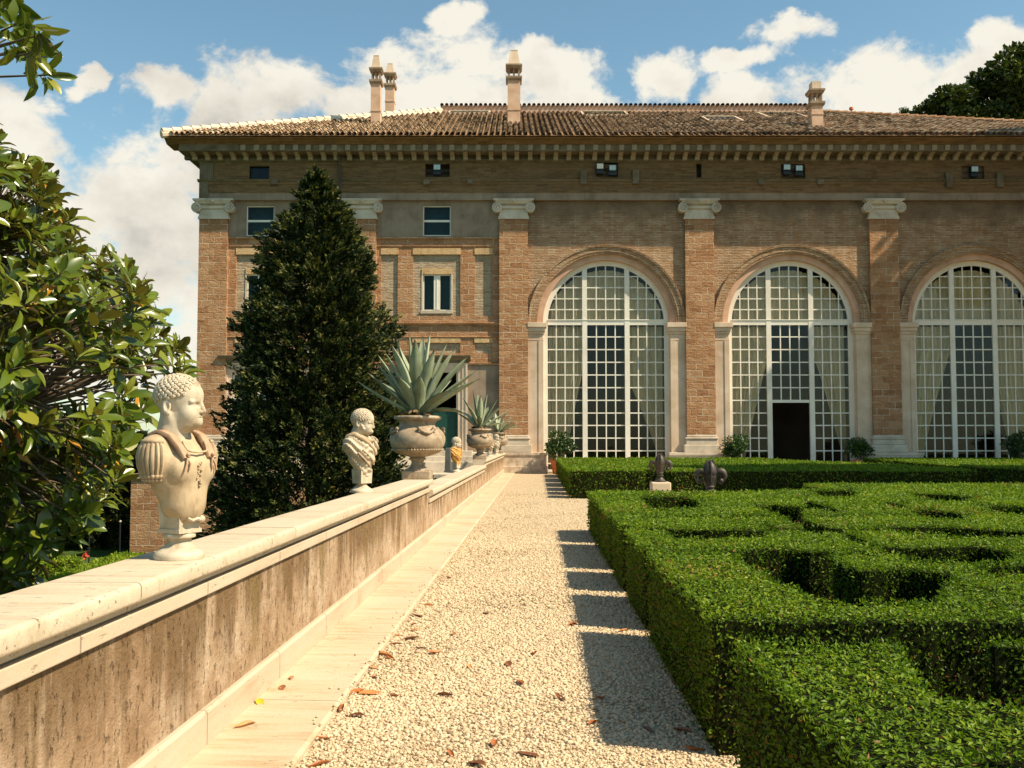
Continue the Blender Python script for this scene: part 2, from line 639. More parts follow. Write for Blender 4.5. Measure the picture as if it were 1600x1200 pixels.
TRAV = travertine_mat('travertine', (0.54, 0.435, 0.305), (0.29, 0.20, 0.12), (0.59, 0.495, 0.375), along='x', pits=0.8, bump=0.8)
TRAV_PAVE = travertine_mat('travertine_paving', (0.53, 0.42, 0.285), (0.38, 0.255, 0.13), (0.58, 0.475, 0.345), along='x', pits=0.7, bump=0.8, lohi=(0.36, 0.50, 0.64), slab=1.9)
TRAV_PLINTH = travertine_mat('travertine_plinth', (0.52, 0.41, 0.29), (0.36, 0.255, 0.16), (0.58, 0.475, 0.36), slab=1.35, pits=0.6, bump=0.6)
PLINTHSTONE = plaster_mat('patched_stone', (0.56, 0.45, 0.33), (0.32, 0.23, 0.16), (0.70, 0.61, 0.49), 3.0, 0.5, 0.1)
GLASS = glass_mat('window_glass', (0.94, 0.93, 0.86, 1))
GLASS_BLUE = glass_mat('blue_glass', (0.45, 0.62, 0.62, 1), 0.5)
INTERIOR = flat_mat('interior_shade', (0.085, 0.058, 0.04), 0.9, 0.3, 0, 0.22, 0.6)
LANTERN = plaster_mat('chimney_lantern', (0.34, 0.235, 0.15), (0.20, 0.13, 0.08), (0.44, 0.32, 0.21), 1.2, 0.2, 0.3)
CURTAIN_M = plaster_mat('curtain_cloth', (0.76, 0.66, 0.46), (0.66, 0.56, 0.37), (0.80, 0.72, 0.54), 1.5, 0.1, 0.2)
DOOR_GREEN = flat_mat('green_door', (0.008, 0.055, 0.036), 0.5, 0.4)
IRON = flat_mat('dark_iron', (0.03, 0.032, 0.033), 0.45, 0.5, 0.6)
LAMPGLASS = flat_mat('floodlight_glass', (0.45, 0.55, 0.52), 0.15, 0.6)
BRONZE = flat_mat('dark_bronze', (0.055, 0.042, 0.032), 0.55, 0.5, 0.3, 0.3, 14)
TERRA = flat_mat('terracotta', (0.46, 0.15, 0.065), 0.8, 0.2, 0, 0.18, 5)
SOIL = flat_mat('dark_soil', (0.055, 0.038, 0.024), 0.95, 0.1, 0, 0.3, 9, 0.5)
BLIND = flat_mat('blue_grey_blind', (0.05, 0.12, 0.125), 0.9)
LEAD = flat_mat('lead_pipe', (0.07, 0.06, 0.045), 0.6)

# ------------------------------------------------------------------ ground sheets (structure)
mg, g = new_mat('gravel_ground')
o = g.obj()
vd = g.voronoi(o, 34.0)
vc = g.node('ShaderNodeTexVoronoi')
g.put(vc.inputs['Vector'], o)
vc.inputs['Scale'].default_value = 34.0
cellv = g.sep(vc.outputs['Color'])[0]
c = g.ramp(g.math('ADD', g.math('MULTIPLY', cellv, 0.72), g.math('MULTIPLY', g.noise(o, 0.7, 5), 0.35)),
           [(0.12, (0.36, 0.255, 0.15)), (0.38, (0.50, 0.38, 0.235)), (0.66, (0.58, 0.455, 0.30)), (0.95, (0.64, 0.53, 0.365))])
c = g.mix(g.smooth(vd, 0.42, 0.8), c, (0.36, 0.27, 0.175))
g.out(g.bsdf(c, 0.9, g.bump(g.math('MULTIPLY', vd, -1.0), 0.8, 0.02), 0.2))
GRAVEL_M = mg

mg, g = new_mat('pebble')
r = g.attr('rnd')
c = g.ramp(r, [(0.0, (0.20, 0.135, 0.075)), (0.16, (0.44, 0.32, 0.19)), (0.45, (0.57, 0.445, 0.28)), (0.8, (0.64, 0.525, 0.36)), (1.0, (0.55, 0.37, 0.23))])
g.out(g.bsdf(c, 0.75, None, 0.3))
PEBBLE_M = mg

mg, g = new_mat('lower_lawn')
o = g.obj()
c = g.ramp(g.noise(o, 0.35, 7, 0.7), [(0.3, (0.030, 0.055, 0.012)), (0.55, (0.06, 0.10, 0.02)), (0.75, (0.11, 0.12, 0.035))])
g.out(g.bsdf(c, 0.95, g.bump(g.noise(o, 9, 6, 0.7), 0.8, 0.1), 0.1))
LAWN_M = mg

LOWZ = -3.6
WALLX = -1.97             # back edge of the parapet in garden coordinates


def gsheet(name, gx0, gx1, gy0, gy1, z, mat, anchor=(0, 0), sub=1):
    x, y = gw(*anchor)
    b = MB()
    b.quad((gx0 - anchor[0], gy0 - anchor[1], 0), (gx1 - anchor[0], gy0 - anchor[1], 0), (gx1 - anchor[0], gy1 - anchor[1], 0), (gx0 - anchor[0], gy1 - anchor[1], 0))
    o = b.build(name, mat, loc=(x, y, z), rotz=-ALPHA)
    return tag(o, kind='structure')


gsheet('ground', -900, 900, -300, 1500, LOWZ, LAWN_M)
b = MB()
b.box(-1.93, 60, -14, 60, LOWZ + 0.05, -0.004)
o = b.build('terrace', TRAV, rotz=-ALPHA)
tag(o, kind='structure')
gsheet('gravel_path', -1.20, 59.9, -13.9, 47.4, 0.0, GRAVEL_M)
# paving strip along the parapet foot
b = MB()
b.run([(-1.62, 0.002), (-1.62, 0.035), (-1.145, 0.030), (-1.124, 0.018), (-1.124, -0.02)], -13.5, 46.1, axis='y')
o = b.build('pavement', TRAV_PAVE, rotz=-ALPHA)
tag(o, kind='structure')

# soil under the box beds
# loose gravel, real pebbles where the camera can tell them apart
rng = np.random.default_rng(5)
t = (1 + 5 ** 0.5) / 2
ICO = np.array([(-1, t, 0), (1, t, 0), (-1, -t, 0), (1, -t, 0), (0, -1, t), (0, 1, t), (0, -1, -t), (0, 1, -t), (t, 0, -1), (t, 0, 1), (-t, 0, -1), (-t, 0, 1)]) / math.sqrt(1 + t * t)
ICOF = np.array([(0, 11, 5), (0, 5, 1), (0, 1, 7), (0, 7, 10), (0, 10, 11), (1, 5, 9), (5, 11, 4), (11, 10, 2), (10, 7, 6), (7, 1, 8), (3, 9, 4), (3, 4, 2), (3, 2, 6), (3, 6, 8), (3, 8, 9), (4, 9, 5), (2, 4, 11), (6, 2, 10), (8, 6, 7), (9, 8, 1)])


def pebbles(n, y0, y1, s0, s1):
    gy = rng.uniform(y0, y1, n)
    gx = rng.uniform(-1.11, 1.0, n)
    P = np.stack([gx, gy, rng.uniform(-0.003, 0.006, n)], 1)
    return P, s0 + (s1 - s0) * rng.random(n) ** 1.5 * 1.12


PP, SS = [], []
for n, y0, y1, s0, s1 in ((48000, 1.9, 5.0, 0.0045, 0.0108), (34000, 5.0, 9.0, 0.0065, 0.0135), (20000, 9.0, 16.0, 0.009, 0.016), (11000, 14.0, 30.0, 0.010, 0.017)):
    p, s = pebbles(n, y0, y1, s0, s1)
    PP.append(p)
    SS.append(s)
# a few kicked onto the paving edge
n = 120
p = np.stack([-1.115 - rng.exponential(0.05, n), rng.uniform(2, 14, n), np.full(n, 0.036)], 1)
PP.append(p)
SS.append(rng.uniform(0.005, 0.010, n))
PP, SS = np.concatenate(PP), np.concatenate(SS)
n = len(PP)
TV = ICO * np.array([1.25, 0.95, 0.65])
ax = unit_rand(rng, n) * np.array([1, 1, 0.25])
V, F = scatter(TV, ICOF, PP, ax, unit_rand(rng, n) * 0.35 + np.array([0, 0, 1.0]), SS)
V += (rng.random(V.shape) - 0.5) * np.repeat(SS, 12)[:, None] * 0.35
o = np_obj('gravel', V, F, PEBBLE_M, smooth=True, attrs={'rnd': np.repeat(np.clip(rng.random(n) * 0.85 + 0.075 + 0.16 * vnoise(PP, 1.6, 4.0), 0, 1), 12)}, rotz=-ALPHA)
tag(o, 'pale rounded gravel loose on the garden path', 'gravel', kind='stuff')

# ------------------------------------------------------------------ parapet
mg, g = new_mat('stained_stucco')
o = g.obj()
st = g.noise(g.vmul(o, (1, 2.6, 0.33)), 1.0, 8, 0.66, 0.45)
st2 = g.noise(g.vmul(o, (1, 11.0, 0.6)), 1.3, 6, 0.7, 0.2)
bl = g.noise(o, 2.6, 8, 0.68, 0.6)
base = g.ramp(bl, [(0.30, (0.27, 0.165, 0.088)), (0.46, (0.40, 0.27, 0.165)), (0.58, (0.49, 0.36, 0.245)), (0.72, (0.58, 0.46, 0.345))])
z = g.sep(o)[2]
up = g.smooth(z, 0.15, 0.75)
dk = g.math('MULTIPLY', g.smooth(g.math('ADD', g.math('MULTIPLY', st, 0.8), g.math('MULTIPLY', up, 0.17)), 0.45, 0.60), 0.92)
c = g.mix(dk, base, (0.18, 0.108, 0.052))
ol = g.math('MULTIPLY', g.smooth(g.noise(g.vmul(o, (1, 2.6, 0.45)), 1.1, 5, 0.6), 0.55, 0.72), 0.5)
c = g.mix(ol, c, (0.22, 0.16, 0.055))
c = g.mix(g.math('MULTIPLY', g.smooth(st2, 0.60, 0.74), 0.55), c, (0.085, 0.050, 0.026))
c = g.mix(g.math('MULTIPLY', g.smooth(g.noise(g.vmul(o, (1, 7, 0.8)), 1.7, 6, 0.7), 0.58, 0.74), 0.5), c, (0.60, 0.48, 0.36))
pk = g.smooth(g.noise(g.vmul(o, (26, 26, 15)), 1.0, 5, 0.65), 0.58, 0.67)
c = g.mix(g.math('MULTIPLY', pk, 0.33), c, (0.12, 0.075, 0.042))
h = g.math('SUBTRACT', g.math('MULTIPLY', g.noise(o, 22, 8, 0.72), 1.4), g.math('MULTIPLY', pk, 0.9))
g.out(g.bsdf(c, 0.92, g.bump(h, 1.0, 0.016), 0.12))
STUCCO = mg

par = gthing('parapet', 'long low stuccoed parapet with travertine coping along the gravel path', 'wall', -1.8, 17, 0)


def pbuild(b, name, mat, **kw):
    o = b.build(name, mat, par, **kw)
    return o


SEG = [(-13.0, 14.76, 0.0), (14.76, 29.6, -0.165), (29.6, 46.2, 0.0)]
AX, AY = -1.8, 17.0
for y0, y1, dz in SEG:
    b = MB()
    b.box(-1.93 - AX, -1.64 - AX, y0 - AY, y1 - AY, 0.0, 0.749 + dz)
    pbuild(b, 'wall_panel', STUCCO)
    b = MB()                     # band under the coping
    b.box(-1.95 - AX, -1.612 - AX, y0 - AY, y1 - AY, 0.751 + dz, 0.816 + dz)
    pbuild(b, 'band', TRAV_PLINTH, bevel=0.006)
    b = MB()
    cz = dz
    prof = [(-1.97, 0.818), (-1.64, 0.818), (-1.62, 0.832), (-1.618, 0.852), (-1.576, 0.866), (-1.567, 0.873), (-1.564, 0.882), (-1.564, 0.926), (-1.567, 0.936), (-1.574, 0.942), (-1.583, 0.9445), (-1.59, 0.945), (-1.940, 0.945), (-1.945, 0.9447), (-1.96, 0.939), (-1.975, 0.92), (-1.975, 0.85)]
    # cut into slabs with hair joints
    yy = y0
    rs = random.Random(int(y0 * 10) + 77)
    while yy < y1 - 0.2:
        ln = min(rs.uniform(1.9, 2.7), y1 - yy)
        if y1 - yy - ln < 0.6:
            ln = y1 - yy
        dzj = rs.uniform(-0.002, 0.002)
        b.run([(p - AX, q + cz + dzj) for p, q in prof], yy - AY + 0.005, yy + ln - AY - 0.005, axis='y')
        yy += ln
    pbuild(b, 'coping', TRAV, smooth=True, angle=35)
b = MB()
b.run([(-1.66 - AX, 0.0), (-1.604 - AX, 0.0), (-1.604 - AX, 0.186), (-1.616 - AX, 0.20), (-1.66 - AX, 0.2)], -13 - AY, 46.1 - AY, axis='y')
pbuild(b, 'plinth', TRAV_PLINTH, bevel=0.004)
b = MB()
b.box(-1.995 - AX, -1.934 - AX, -13 - AY, 43.0 - AY, LOWZ, 0.70)
pbuild(b, 'retaining_wall', BRICK)

# ------------------------------------------------------------------ the villa
D = 46.65
villa = thing('villa', 'large brick renaissance villa with pilasters, arched windows and tiled roof', 'building', (0, D, 0))


def fx(px, py=500, y=0.0):
    return at_y(px, py, D + y)[0]


def fz(py, y=0.0):
    return at_y(800, py, D + y)[2]


PY0 = -0.21                                  # pilaster face
PIL = [(333, 'pc'), (565, ''), (802.5, ''), (1093, ''), (1381.5, ''), (1671, '')]
PX = [fx(p) for p, _ in PIL]
HW = 0.675
Z = {k: fz(v) for k, v in dict(g=740, pl=707, b2=698, b1=688, b0=680, spr=504, capb=343, capt=313, arch0=314, arch1=303, arch2=291, shelf=283, fr1=256, mod0=251, sof=236, cor=226, cym=209).items()}
Z['g'] = 0.0
XL = PX[0] - HW                              # left corner of the building
XR = PX[5] + 4.6
ZT = Z['mod0']


def vb(b, name, mat, parent=None, **kw):
    return b.build(name, mat, parent or villa, **kw)


def wall_holes(b, x0, x1, z0, z1, holes, y=0.0, depth=0.1):
    xs = sorted(set([x0, x1] + [h[0] for h in holes] + [h[1] for h in holes]))
    zs = sorted(set([z0, z1] + [h[2] for h in holes] + [h[3] for h in holes]))
    xs = [v for v in xs if x0 <= v <= x1]
    zs = [v for v in zs if z0 <= v <= z1]
    for i in range(len(xs) - 1):
        for j in range(len(zs) - 1):
            cx, cz = (xs[i] + xs[i + 1]) / 2, (zs[j] + zs[j + 1]) / 2
            if any(h[0] < cx < h[1] and h[2] < cz < h[3] for h in holes):
                continue
            b.quad((xs[i], y, zs[j]), (xs[i + 1], y, zs[j]), (xs[i + 1], y, zs[j + 1]), (xs[i], y, zs[j + 1]))
    for h in holes:
        dp = h[4] if len(h) > 4 else depth
        a0, a1, c0, c1 = h[:4]
        b.quad((a0, y, c0), (a0, y + dp, c0), (a0, y + dp, c1), (a0, y, c1))
        b.quad((a1, y + dp, c0), (a1, y, c0), (a1, y, c1), (a1, y + dp, c1))
        b.quad((a0, y, c1), (a0, y + dp, c1), (a1, y + dp, c1), (a1, y, c1))
        b.quad((a0, y + dp, c0), (a0, y, c0), (a1, y, c0), (a1, y + dp, c0))


# --- arched bays
ARCH = []
for i in (2, 3, 4):
    ARCH.append((PX[i] + PX[i + 1]) / 2)
R_OUT, R_IN, R_FR, R_GL = 3.70, 3.27, 2.99, 2.76
ZS = Z['spr']
NA = 48


def arc(cx, r, y, n=NA, a0=0.0, a1=math.pi):
    return [(cx + r * math.cos(a0 + (a1 - a0) * k / n), y, ZS + r * math.sin(a0 + (a1 - a0) * k / n)) for k in range(n + 1)]


wall = MB()
upper = MB()
ZP = fz(352)                                  # plaster field above, brick below
for i, cx in zip((2, 3, 4), ARCH):
    x0, x1 = PX[i] + HW - 0.05, PX[i + 1] - HW + 0.05
    # brick above the arch
    pts = arc(cx, R_IN + 0.02, 0.0)
    for k in range(NA):
        p, q = pts[k], pts[k + 1]
        wall.quad((q[0], 0, q[2]), (p[0], 0, p[2]), (p[0], 0, ZT), (q[0], 0, ZT))
    wall.quad((x0, 0, ZS), (cx - R_IN - 0.02, 0, ZS), (cx - R_IN - 0.02, 0, ZT), (x0, 0, ZT))
    wall.quad((cx + R_IN + 0.02, 0, ZS), (x1, 0, ZS), (x1, 0, ZT), (cx + R_IN + 0.02, 0, ZT))
# right end beyond the last bay, and the flanks
wall.quad((PX[5] + HW - 0.05, 0, 0), (XR, 0, 0), (XR, 0, ZT), (PX[5] + HW - 0.05, 0, ZT))
wall.quad((XR, 0, 0), (XR, 22, 0), (XR, 22, ZT), (XR, 0, ZT))
wall.quad((XL, 22, LOWZ), (XL, -0.2, LOWZ), (XL, -0.2, ZT), (XL, 22, ZT))
wall.quad((XR, 22, 0), (XL, 22, 0), (XL, 22, ZT), (XR, 22, ZT))
vb(wall, 'wall', BRICK_ROUGH)

PLASTER_UP = []
for i, cx in zip((2, 3, 4), ARCH):
    x0, x1 = PX[i] + HW, PX[i + 1] - HW
    # archivolt
    b = MB()
    prof = [(R_IN, 0.03), (R_IN, -0.055), (R_IN + 0.10, -0.055), (R_IN + 0.10, -0.085), (R_OUT - 0.13, -0.085), (R_OUT - 0.11, -0.135), (R_OUT - 0.01, -0.155), (R_OUT, -0.13), (R_OUT, 0.0)]
    rows = [arc(cx, r, y) for r, y in prof]
    V = [p for row in rows for p in row]
    m_ = NA + 1
    F = [(j * m_ + k, j * m_ + k + 1, (j + 1) * m_ + k + 1, (j + 1) * m_ + k) for j in range(len(prof) - 1) for k in range(NA)]
    b.add(V, F)
    vb(b, 'archivolt', BRICK_ROUGH)
    # plastered reveal ring, then the jambs below
    b = MB()
    for (ra, ya), (rb, yb) in (((R_IN + 0.02, 0.0), (R_IN + 0.02, 0.10)), ((R_IN + 0.02, 0.10), (R_FR, 0.10)), ((R_FR, 0.10), (R_FR, 0.62))):
        A, B = arc(cx, ra, ya), arc(cx, rb, yb)
        b.add(A + B, [(k, k + 1, k + 1 + m_, k + m_) for k in range(NA)])
    vb(b, 'arch_reveal', PINK)
    b = MB()
    b.box(x0 - 0.03, cx - R_FR, -0.07, 0.62, 0.0, ZS - 0.85)
    b.box(cx - R_FR - 0.22, cx - R_FR + 0.004, -0.10, -0.071, 0.3, ZS - 0.86)
    b.box(x0 - 0.03, cx - R_FR + 0.02, -0.16, 0.0, 0.0, 0.98)
    vb(b, 'jamb', CREAM)
    b = MB()
    b.box(cx + R_FR, x1 + 0.03, -0.07, 0.62, 0.0, ZS - 0.85)
    b.box(cx + R_FR - 0.004, cx + R_FR + 0.22, -0.10, -0.071, 0.3, ZS - 0.86)
    b.box(cx + R_FR - 0.02, x1 + 0.03, -0.16, 0.0, 0.0, 0.98)
    vb(b, 'jamb', CREAM)
    for s in (-1, 1):
        b = MB()
        xa, xb = (x0 - 0.03, cx - R_FR) if s < 0 else (cx + R_FR, x1 + 0.03)
        zt = ZS
        for (za, zb, o_) in ((zt - 0.85, zt - 0.78, 0.015), (zt - 0.78, zt - 0.55, 0.0), (zt - 0.55, zt - 0.42, 0.05), (zt - 0.42, zt - 0.24, 0.11), (zt - 0.24, zt - 0.02, 0.17)):
            b.box(xa - (0 if s < 0 else o_), xb + (o_ if s < 0 else 0), -0.07 - o_, 0.62, za, zb - 0.001)
        vb(b, 'impost', CREAM, bevel=0.015)

# --- windows of the loggia
GY = 0.42                                    # glazing plane
XW = R_FR


def bar(b, x0, x1, z0, z1, y0, y1):
    b.box(x0, x1, y0, y1, z0, z1)


def arch_h(x, cx, r=R_GL):
    u = r * r - (x - cx) ** 2
    return ZS + (math.sqrt(u) if u > 0 else 0.0)


low_rows = [525, 545, 565, 585, 605, 625, 645, 664.5, 684.5, 704.5, 724.5]
up_rows = [482, 465, 447.5, 430]
door_split = 627
for bi, cx in enumerate(ARCH):
    win = MB()
    y0, y1 = GY - 0.06, GY + 0.06
    # arched outer frame
    A = arc(cx, R_FR + 0.03, y0), arc(cx, R_GL, y0), arc(cx, R_GL, y1)
    V = A[0] + A[1] + A[2]
    win.add(V, [(k + m_, k, k + 1, k + 1 + m_) for k in range(NA)] + [(k + m_, k + 1 + m_, k + 1 + 2 * m_, k + 2 * m_) for k in range(NA)])
    bar(win, cx - R_FR - 0.03, cx - R_GL, 0.0, ZS, y0, y1)
    bar(win, cx + R_GL, cx + R_FR + 0.03, 0.0, ZS, y0, y1)
    # mullions and transom
    mh = 0.115
    mxs = 1.005
    for s in (-1, 1):
        bar(win, cx + s * mxs - mh, cx + s * mxs + mh, 0.0, arch_h(cx + s * mxs, cx) + 0.03, y0 - 0.03, y1)
    zt0, zt1 = fz(506.5), fz(499)
    bar(win, cx - R_GL, cx + R_GL, zt0, zt1, y0 - 0.015, y1 - 0.01)
    bar(win, cx - R_GL, cx + R_GL, zt1, zt1 + 0.04, y0 - 0.05, y0)
    vb(win, 'arched_window', WHITE)
    fr = villa.children[-1]
    # glazing bars
    mu = MB()
    w = 0.027
    ym0, ym1 = GY - 0.025, GY + 0.025
    secs = [(cx - R_GL, cx - mxs - mh, 4), (cx - mxs + mh, cx + mxs - mh, 4), (cx + mxs + mh, cx + R_GL, 4)]
    for si, (xa, xb, n) in enumerate(secs):
        zlow = 0.12
        if bi == 1 and si == 1:
            zlow = fz(door_split)
        for k in range(1, n):
            xx = xa + (xb - xa) * k / n
            bar(mu, xx - w, xx + w, zlow, zt0, ym0, ym1)
            if arch_h(xx, cx) > zt1 + 0.1:
                bar(mu, xx - w, xx + w, zt1, arch_h(xx, cx) + 0.02, ym0, ym1)
        for py in low_rows:
            zz = fz(py)
            if zz > zlow + 0.05:
                bar(mu, xa, xb, zz - w, zz + w, ym0 + 0.004, ym1 - 0.004)
        if bi == 1 and si == 1:
            bar(mu, xa, xb, zlow - 0.05, zlow + 0.05, y0, y1)
        for py in up_rows:
            zz = fz(py)
            half = math.sqrt(max(R_GL ** 2 - (zz - ZS) ** 2, 0))
            ya, yb = max(xa, cx - half - 0.02), min(xb, cx + half + 0.02)
            if yb > ya:
                bar(mu, ya, yb, zz - w, zz + w, ym0 + 0.004, ym1 - 0.004)
    bar(mu, cx - R_GL, (cx - mxs + mh) if bi == 1 else cx + R_GL, 0.0, 0.16, y0, y1)
    if bi == 1:
        bar(mu, cx + mxs - mh, cx + R_GL, 0.0, 0.16, y0, y1)
    vb(mu, 'glazing_bars', WHITE, parent=fr)
    # panes
    gl = MB()
    for si, (xa, xb, n) in enumerate(secs):
        zlow = 0.1
        if bi == 1 and si == 1:
            zlow = fz(door_split)
        gl.quad((xa, GY, zlow), (xb, GY, zlow), (xb, GY, zt0), (xa, GY, zt0))
    pts = arc(cx, R_GL + 0.01, GY)
    gl.add([(cx, GY, ZS)] + pts, [(0, k + 1, k + 2) for k in range(NA)])
    vb(gl, 'pane', GLASS, parent=fr)

# room behind the glass
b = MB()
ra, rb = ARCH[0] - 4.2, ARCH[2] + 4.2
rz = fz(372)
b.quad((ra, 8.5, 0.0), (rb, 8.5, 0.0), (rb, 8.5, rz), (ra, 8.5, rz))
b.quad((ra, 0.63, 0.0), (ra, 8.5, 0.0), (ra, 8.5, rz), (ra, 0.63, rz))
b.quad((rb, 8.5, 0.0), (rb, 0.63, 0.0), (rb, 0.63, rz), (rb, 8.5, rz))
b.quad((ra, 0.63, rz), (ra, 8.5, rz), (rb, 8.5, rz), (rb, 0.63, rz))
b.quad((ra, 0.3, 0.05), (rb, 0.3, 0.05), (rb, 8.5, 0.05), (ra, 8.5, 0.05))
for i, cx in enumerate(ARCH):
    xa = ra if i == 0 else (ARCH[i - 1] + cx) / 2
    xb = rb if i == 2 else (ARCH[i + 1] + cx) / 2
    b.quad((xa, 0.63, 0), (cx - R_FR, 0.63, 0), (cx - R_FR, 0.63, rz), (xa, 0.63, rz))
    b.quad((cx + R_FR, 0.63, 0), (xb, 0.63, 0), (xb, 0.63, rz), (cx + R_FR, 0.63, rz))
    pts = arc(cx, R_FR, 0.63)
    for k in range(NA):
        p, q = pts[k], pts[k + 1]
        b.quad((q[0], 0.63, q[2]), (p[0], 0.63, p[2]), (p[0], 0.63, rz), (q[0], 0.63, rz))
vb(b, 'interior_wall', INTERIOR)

# curtains: hung inside, each its own thing
CUR = {0: ((585, 910, 715, 880), (600, 983, 720, 1036)), 1: ((555, 1203, 720, 1160), (560, 1273, 718, 1322)), 2: ((545, 1489, 725, 1436), (600, 1555, 718, 1585))}
nm = ['left end', 'middle', 'right end']


def curtain(xout, xin_top, z_break, xin_bot, z_bot, z_top, label, seed):
    rs = np.random.default_rng(seed)
    ns, nt_ = 90, 26
    sgn = 1 if xin_top > xout else -1
    ph = rs.uniform(0, 6)
    V, F = [], []
    for j in range(nt_):
        zz = z_bot + (z_top - z_bot) * j / (nt_ - 1)
        if zz > z_break:
            xin = xin_top
        else:
            t_ = (z_break - zz) / (z_break - z_bot)
            xin = xin_top + (xin_bot - xin_top) * (t_ ** 0.9)
        for i in range(ns):
            u = i / (ns - 1)
            fold = 0.085 * math.sin(u * 46 + ph + 1.3 * math.sin(u * 9 + ph) + 0.25 * math.sin(j * 0.5)) + 0.03 * math.sin(u * 23 + ph * 2)
            V.append((xout + (xin - xout) * u, fold, zz))
    for j in range(nt_ - 1):
        for i in range(ns - 1):
            F.append((j * ns + i, j * ns + i + 1, (j + 1) * ns + i + 1, (j + 1) * ns + i))
    V = np.array(V)
    off = np.array([(xout + xin_top) / 2, 0, 0])
    o = np_obj('curtain', V - off, F, CURTAIN_M, smooth=True, loc=(off[0], D + GY + 0.45, 0))
    return tag(o, label, 'curtain', 'curtains behind the loggia windows')


for bi, cx in enumerate(ARCH):
    (zb1, xt1, zb2, xb1), (zc1, xt2, zc2, xb2) = CUR[bi]
    ytop = fz(507)
    dpx = GY + 0.45
    w1 = ['leftmost arched window', 'arched window with the open doorway', 'rightmost arched window'][bi]
    curtain(cx - R_GL, fx(xt1, 600, dpx), fz(zb1, dpx), fx(xb1, 700, dpx), 0.12, ytop, 'cream curtain drawn to the left side of the %s' % w1, bi * 2)
    curtain(cx + R_GL, fx(xt2, 600, dpx), fz(zc1, dpx), fx(xb2, 700, dpx), 0.12, ytop, 'cream curtain drawn to the right side of the %s' % w1, bi * 2 + 1)
    # gathered curtain across the lunette
    ns = 220
    V, F = [], []
    rs = random.Random(bi + 40)
    for i in range(ns):
        u = -1 + 2 * i / (ns - 1)
        x = u * (R_GL - 0.02)
        h = math.sqrt(max(R_GL ** 2 - x * x, 0)) - 0.1
        fold = 0.10 * math.sin(i * 0.55 + 1.1 * math.sin(i * 0.13)) + 0.02 * math.sin(i * 1.31)
        V.append((x, fold, 0.0))
        V.append((x, fold * 0.6, max(h, 0.02)))
    for i in range(ns - 1):
        F.append((2 * i, 2 * i + 2, 2 * i + 3, 2 * i + 1))
    o = np_obj('curtain', np.array(V), F, CURTAIN_M, smooth=True, loc=(cx, D + GY + 0.32, ZS - 0.05))
    tag(o, 'pleated curtain filling the lunette of the %s' % w1, 'curtain', 'curtains behind the loggia windows')

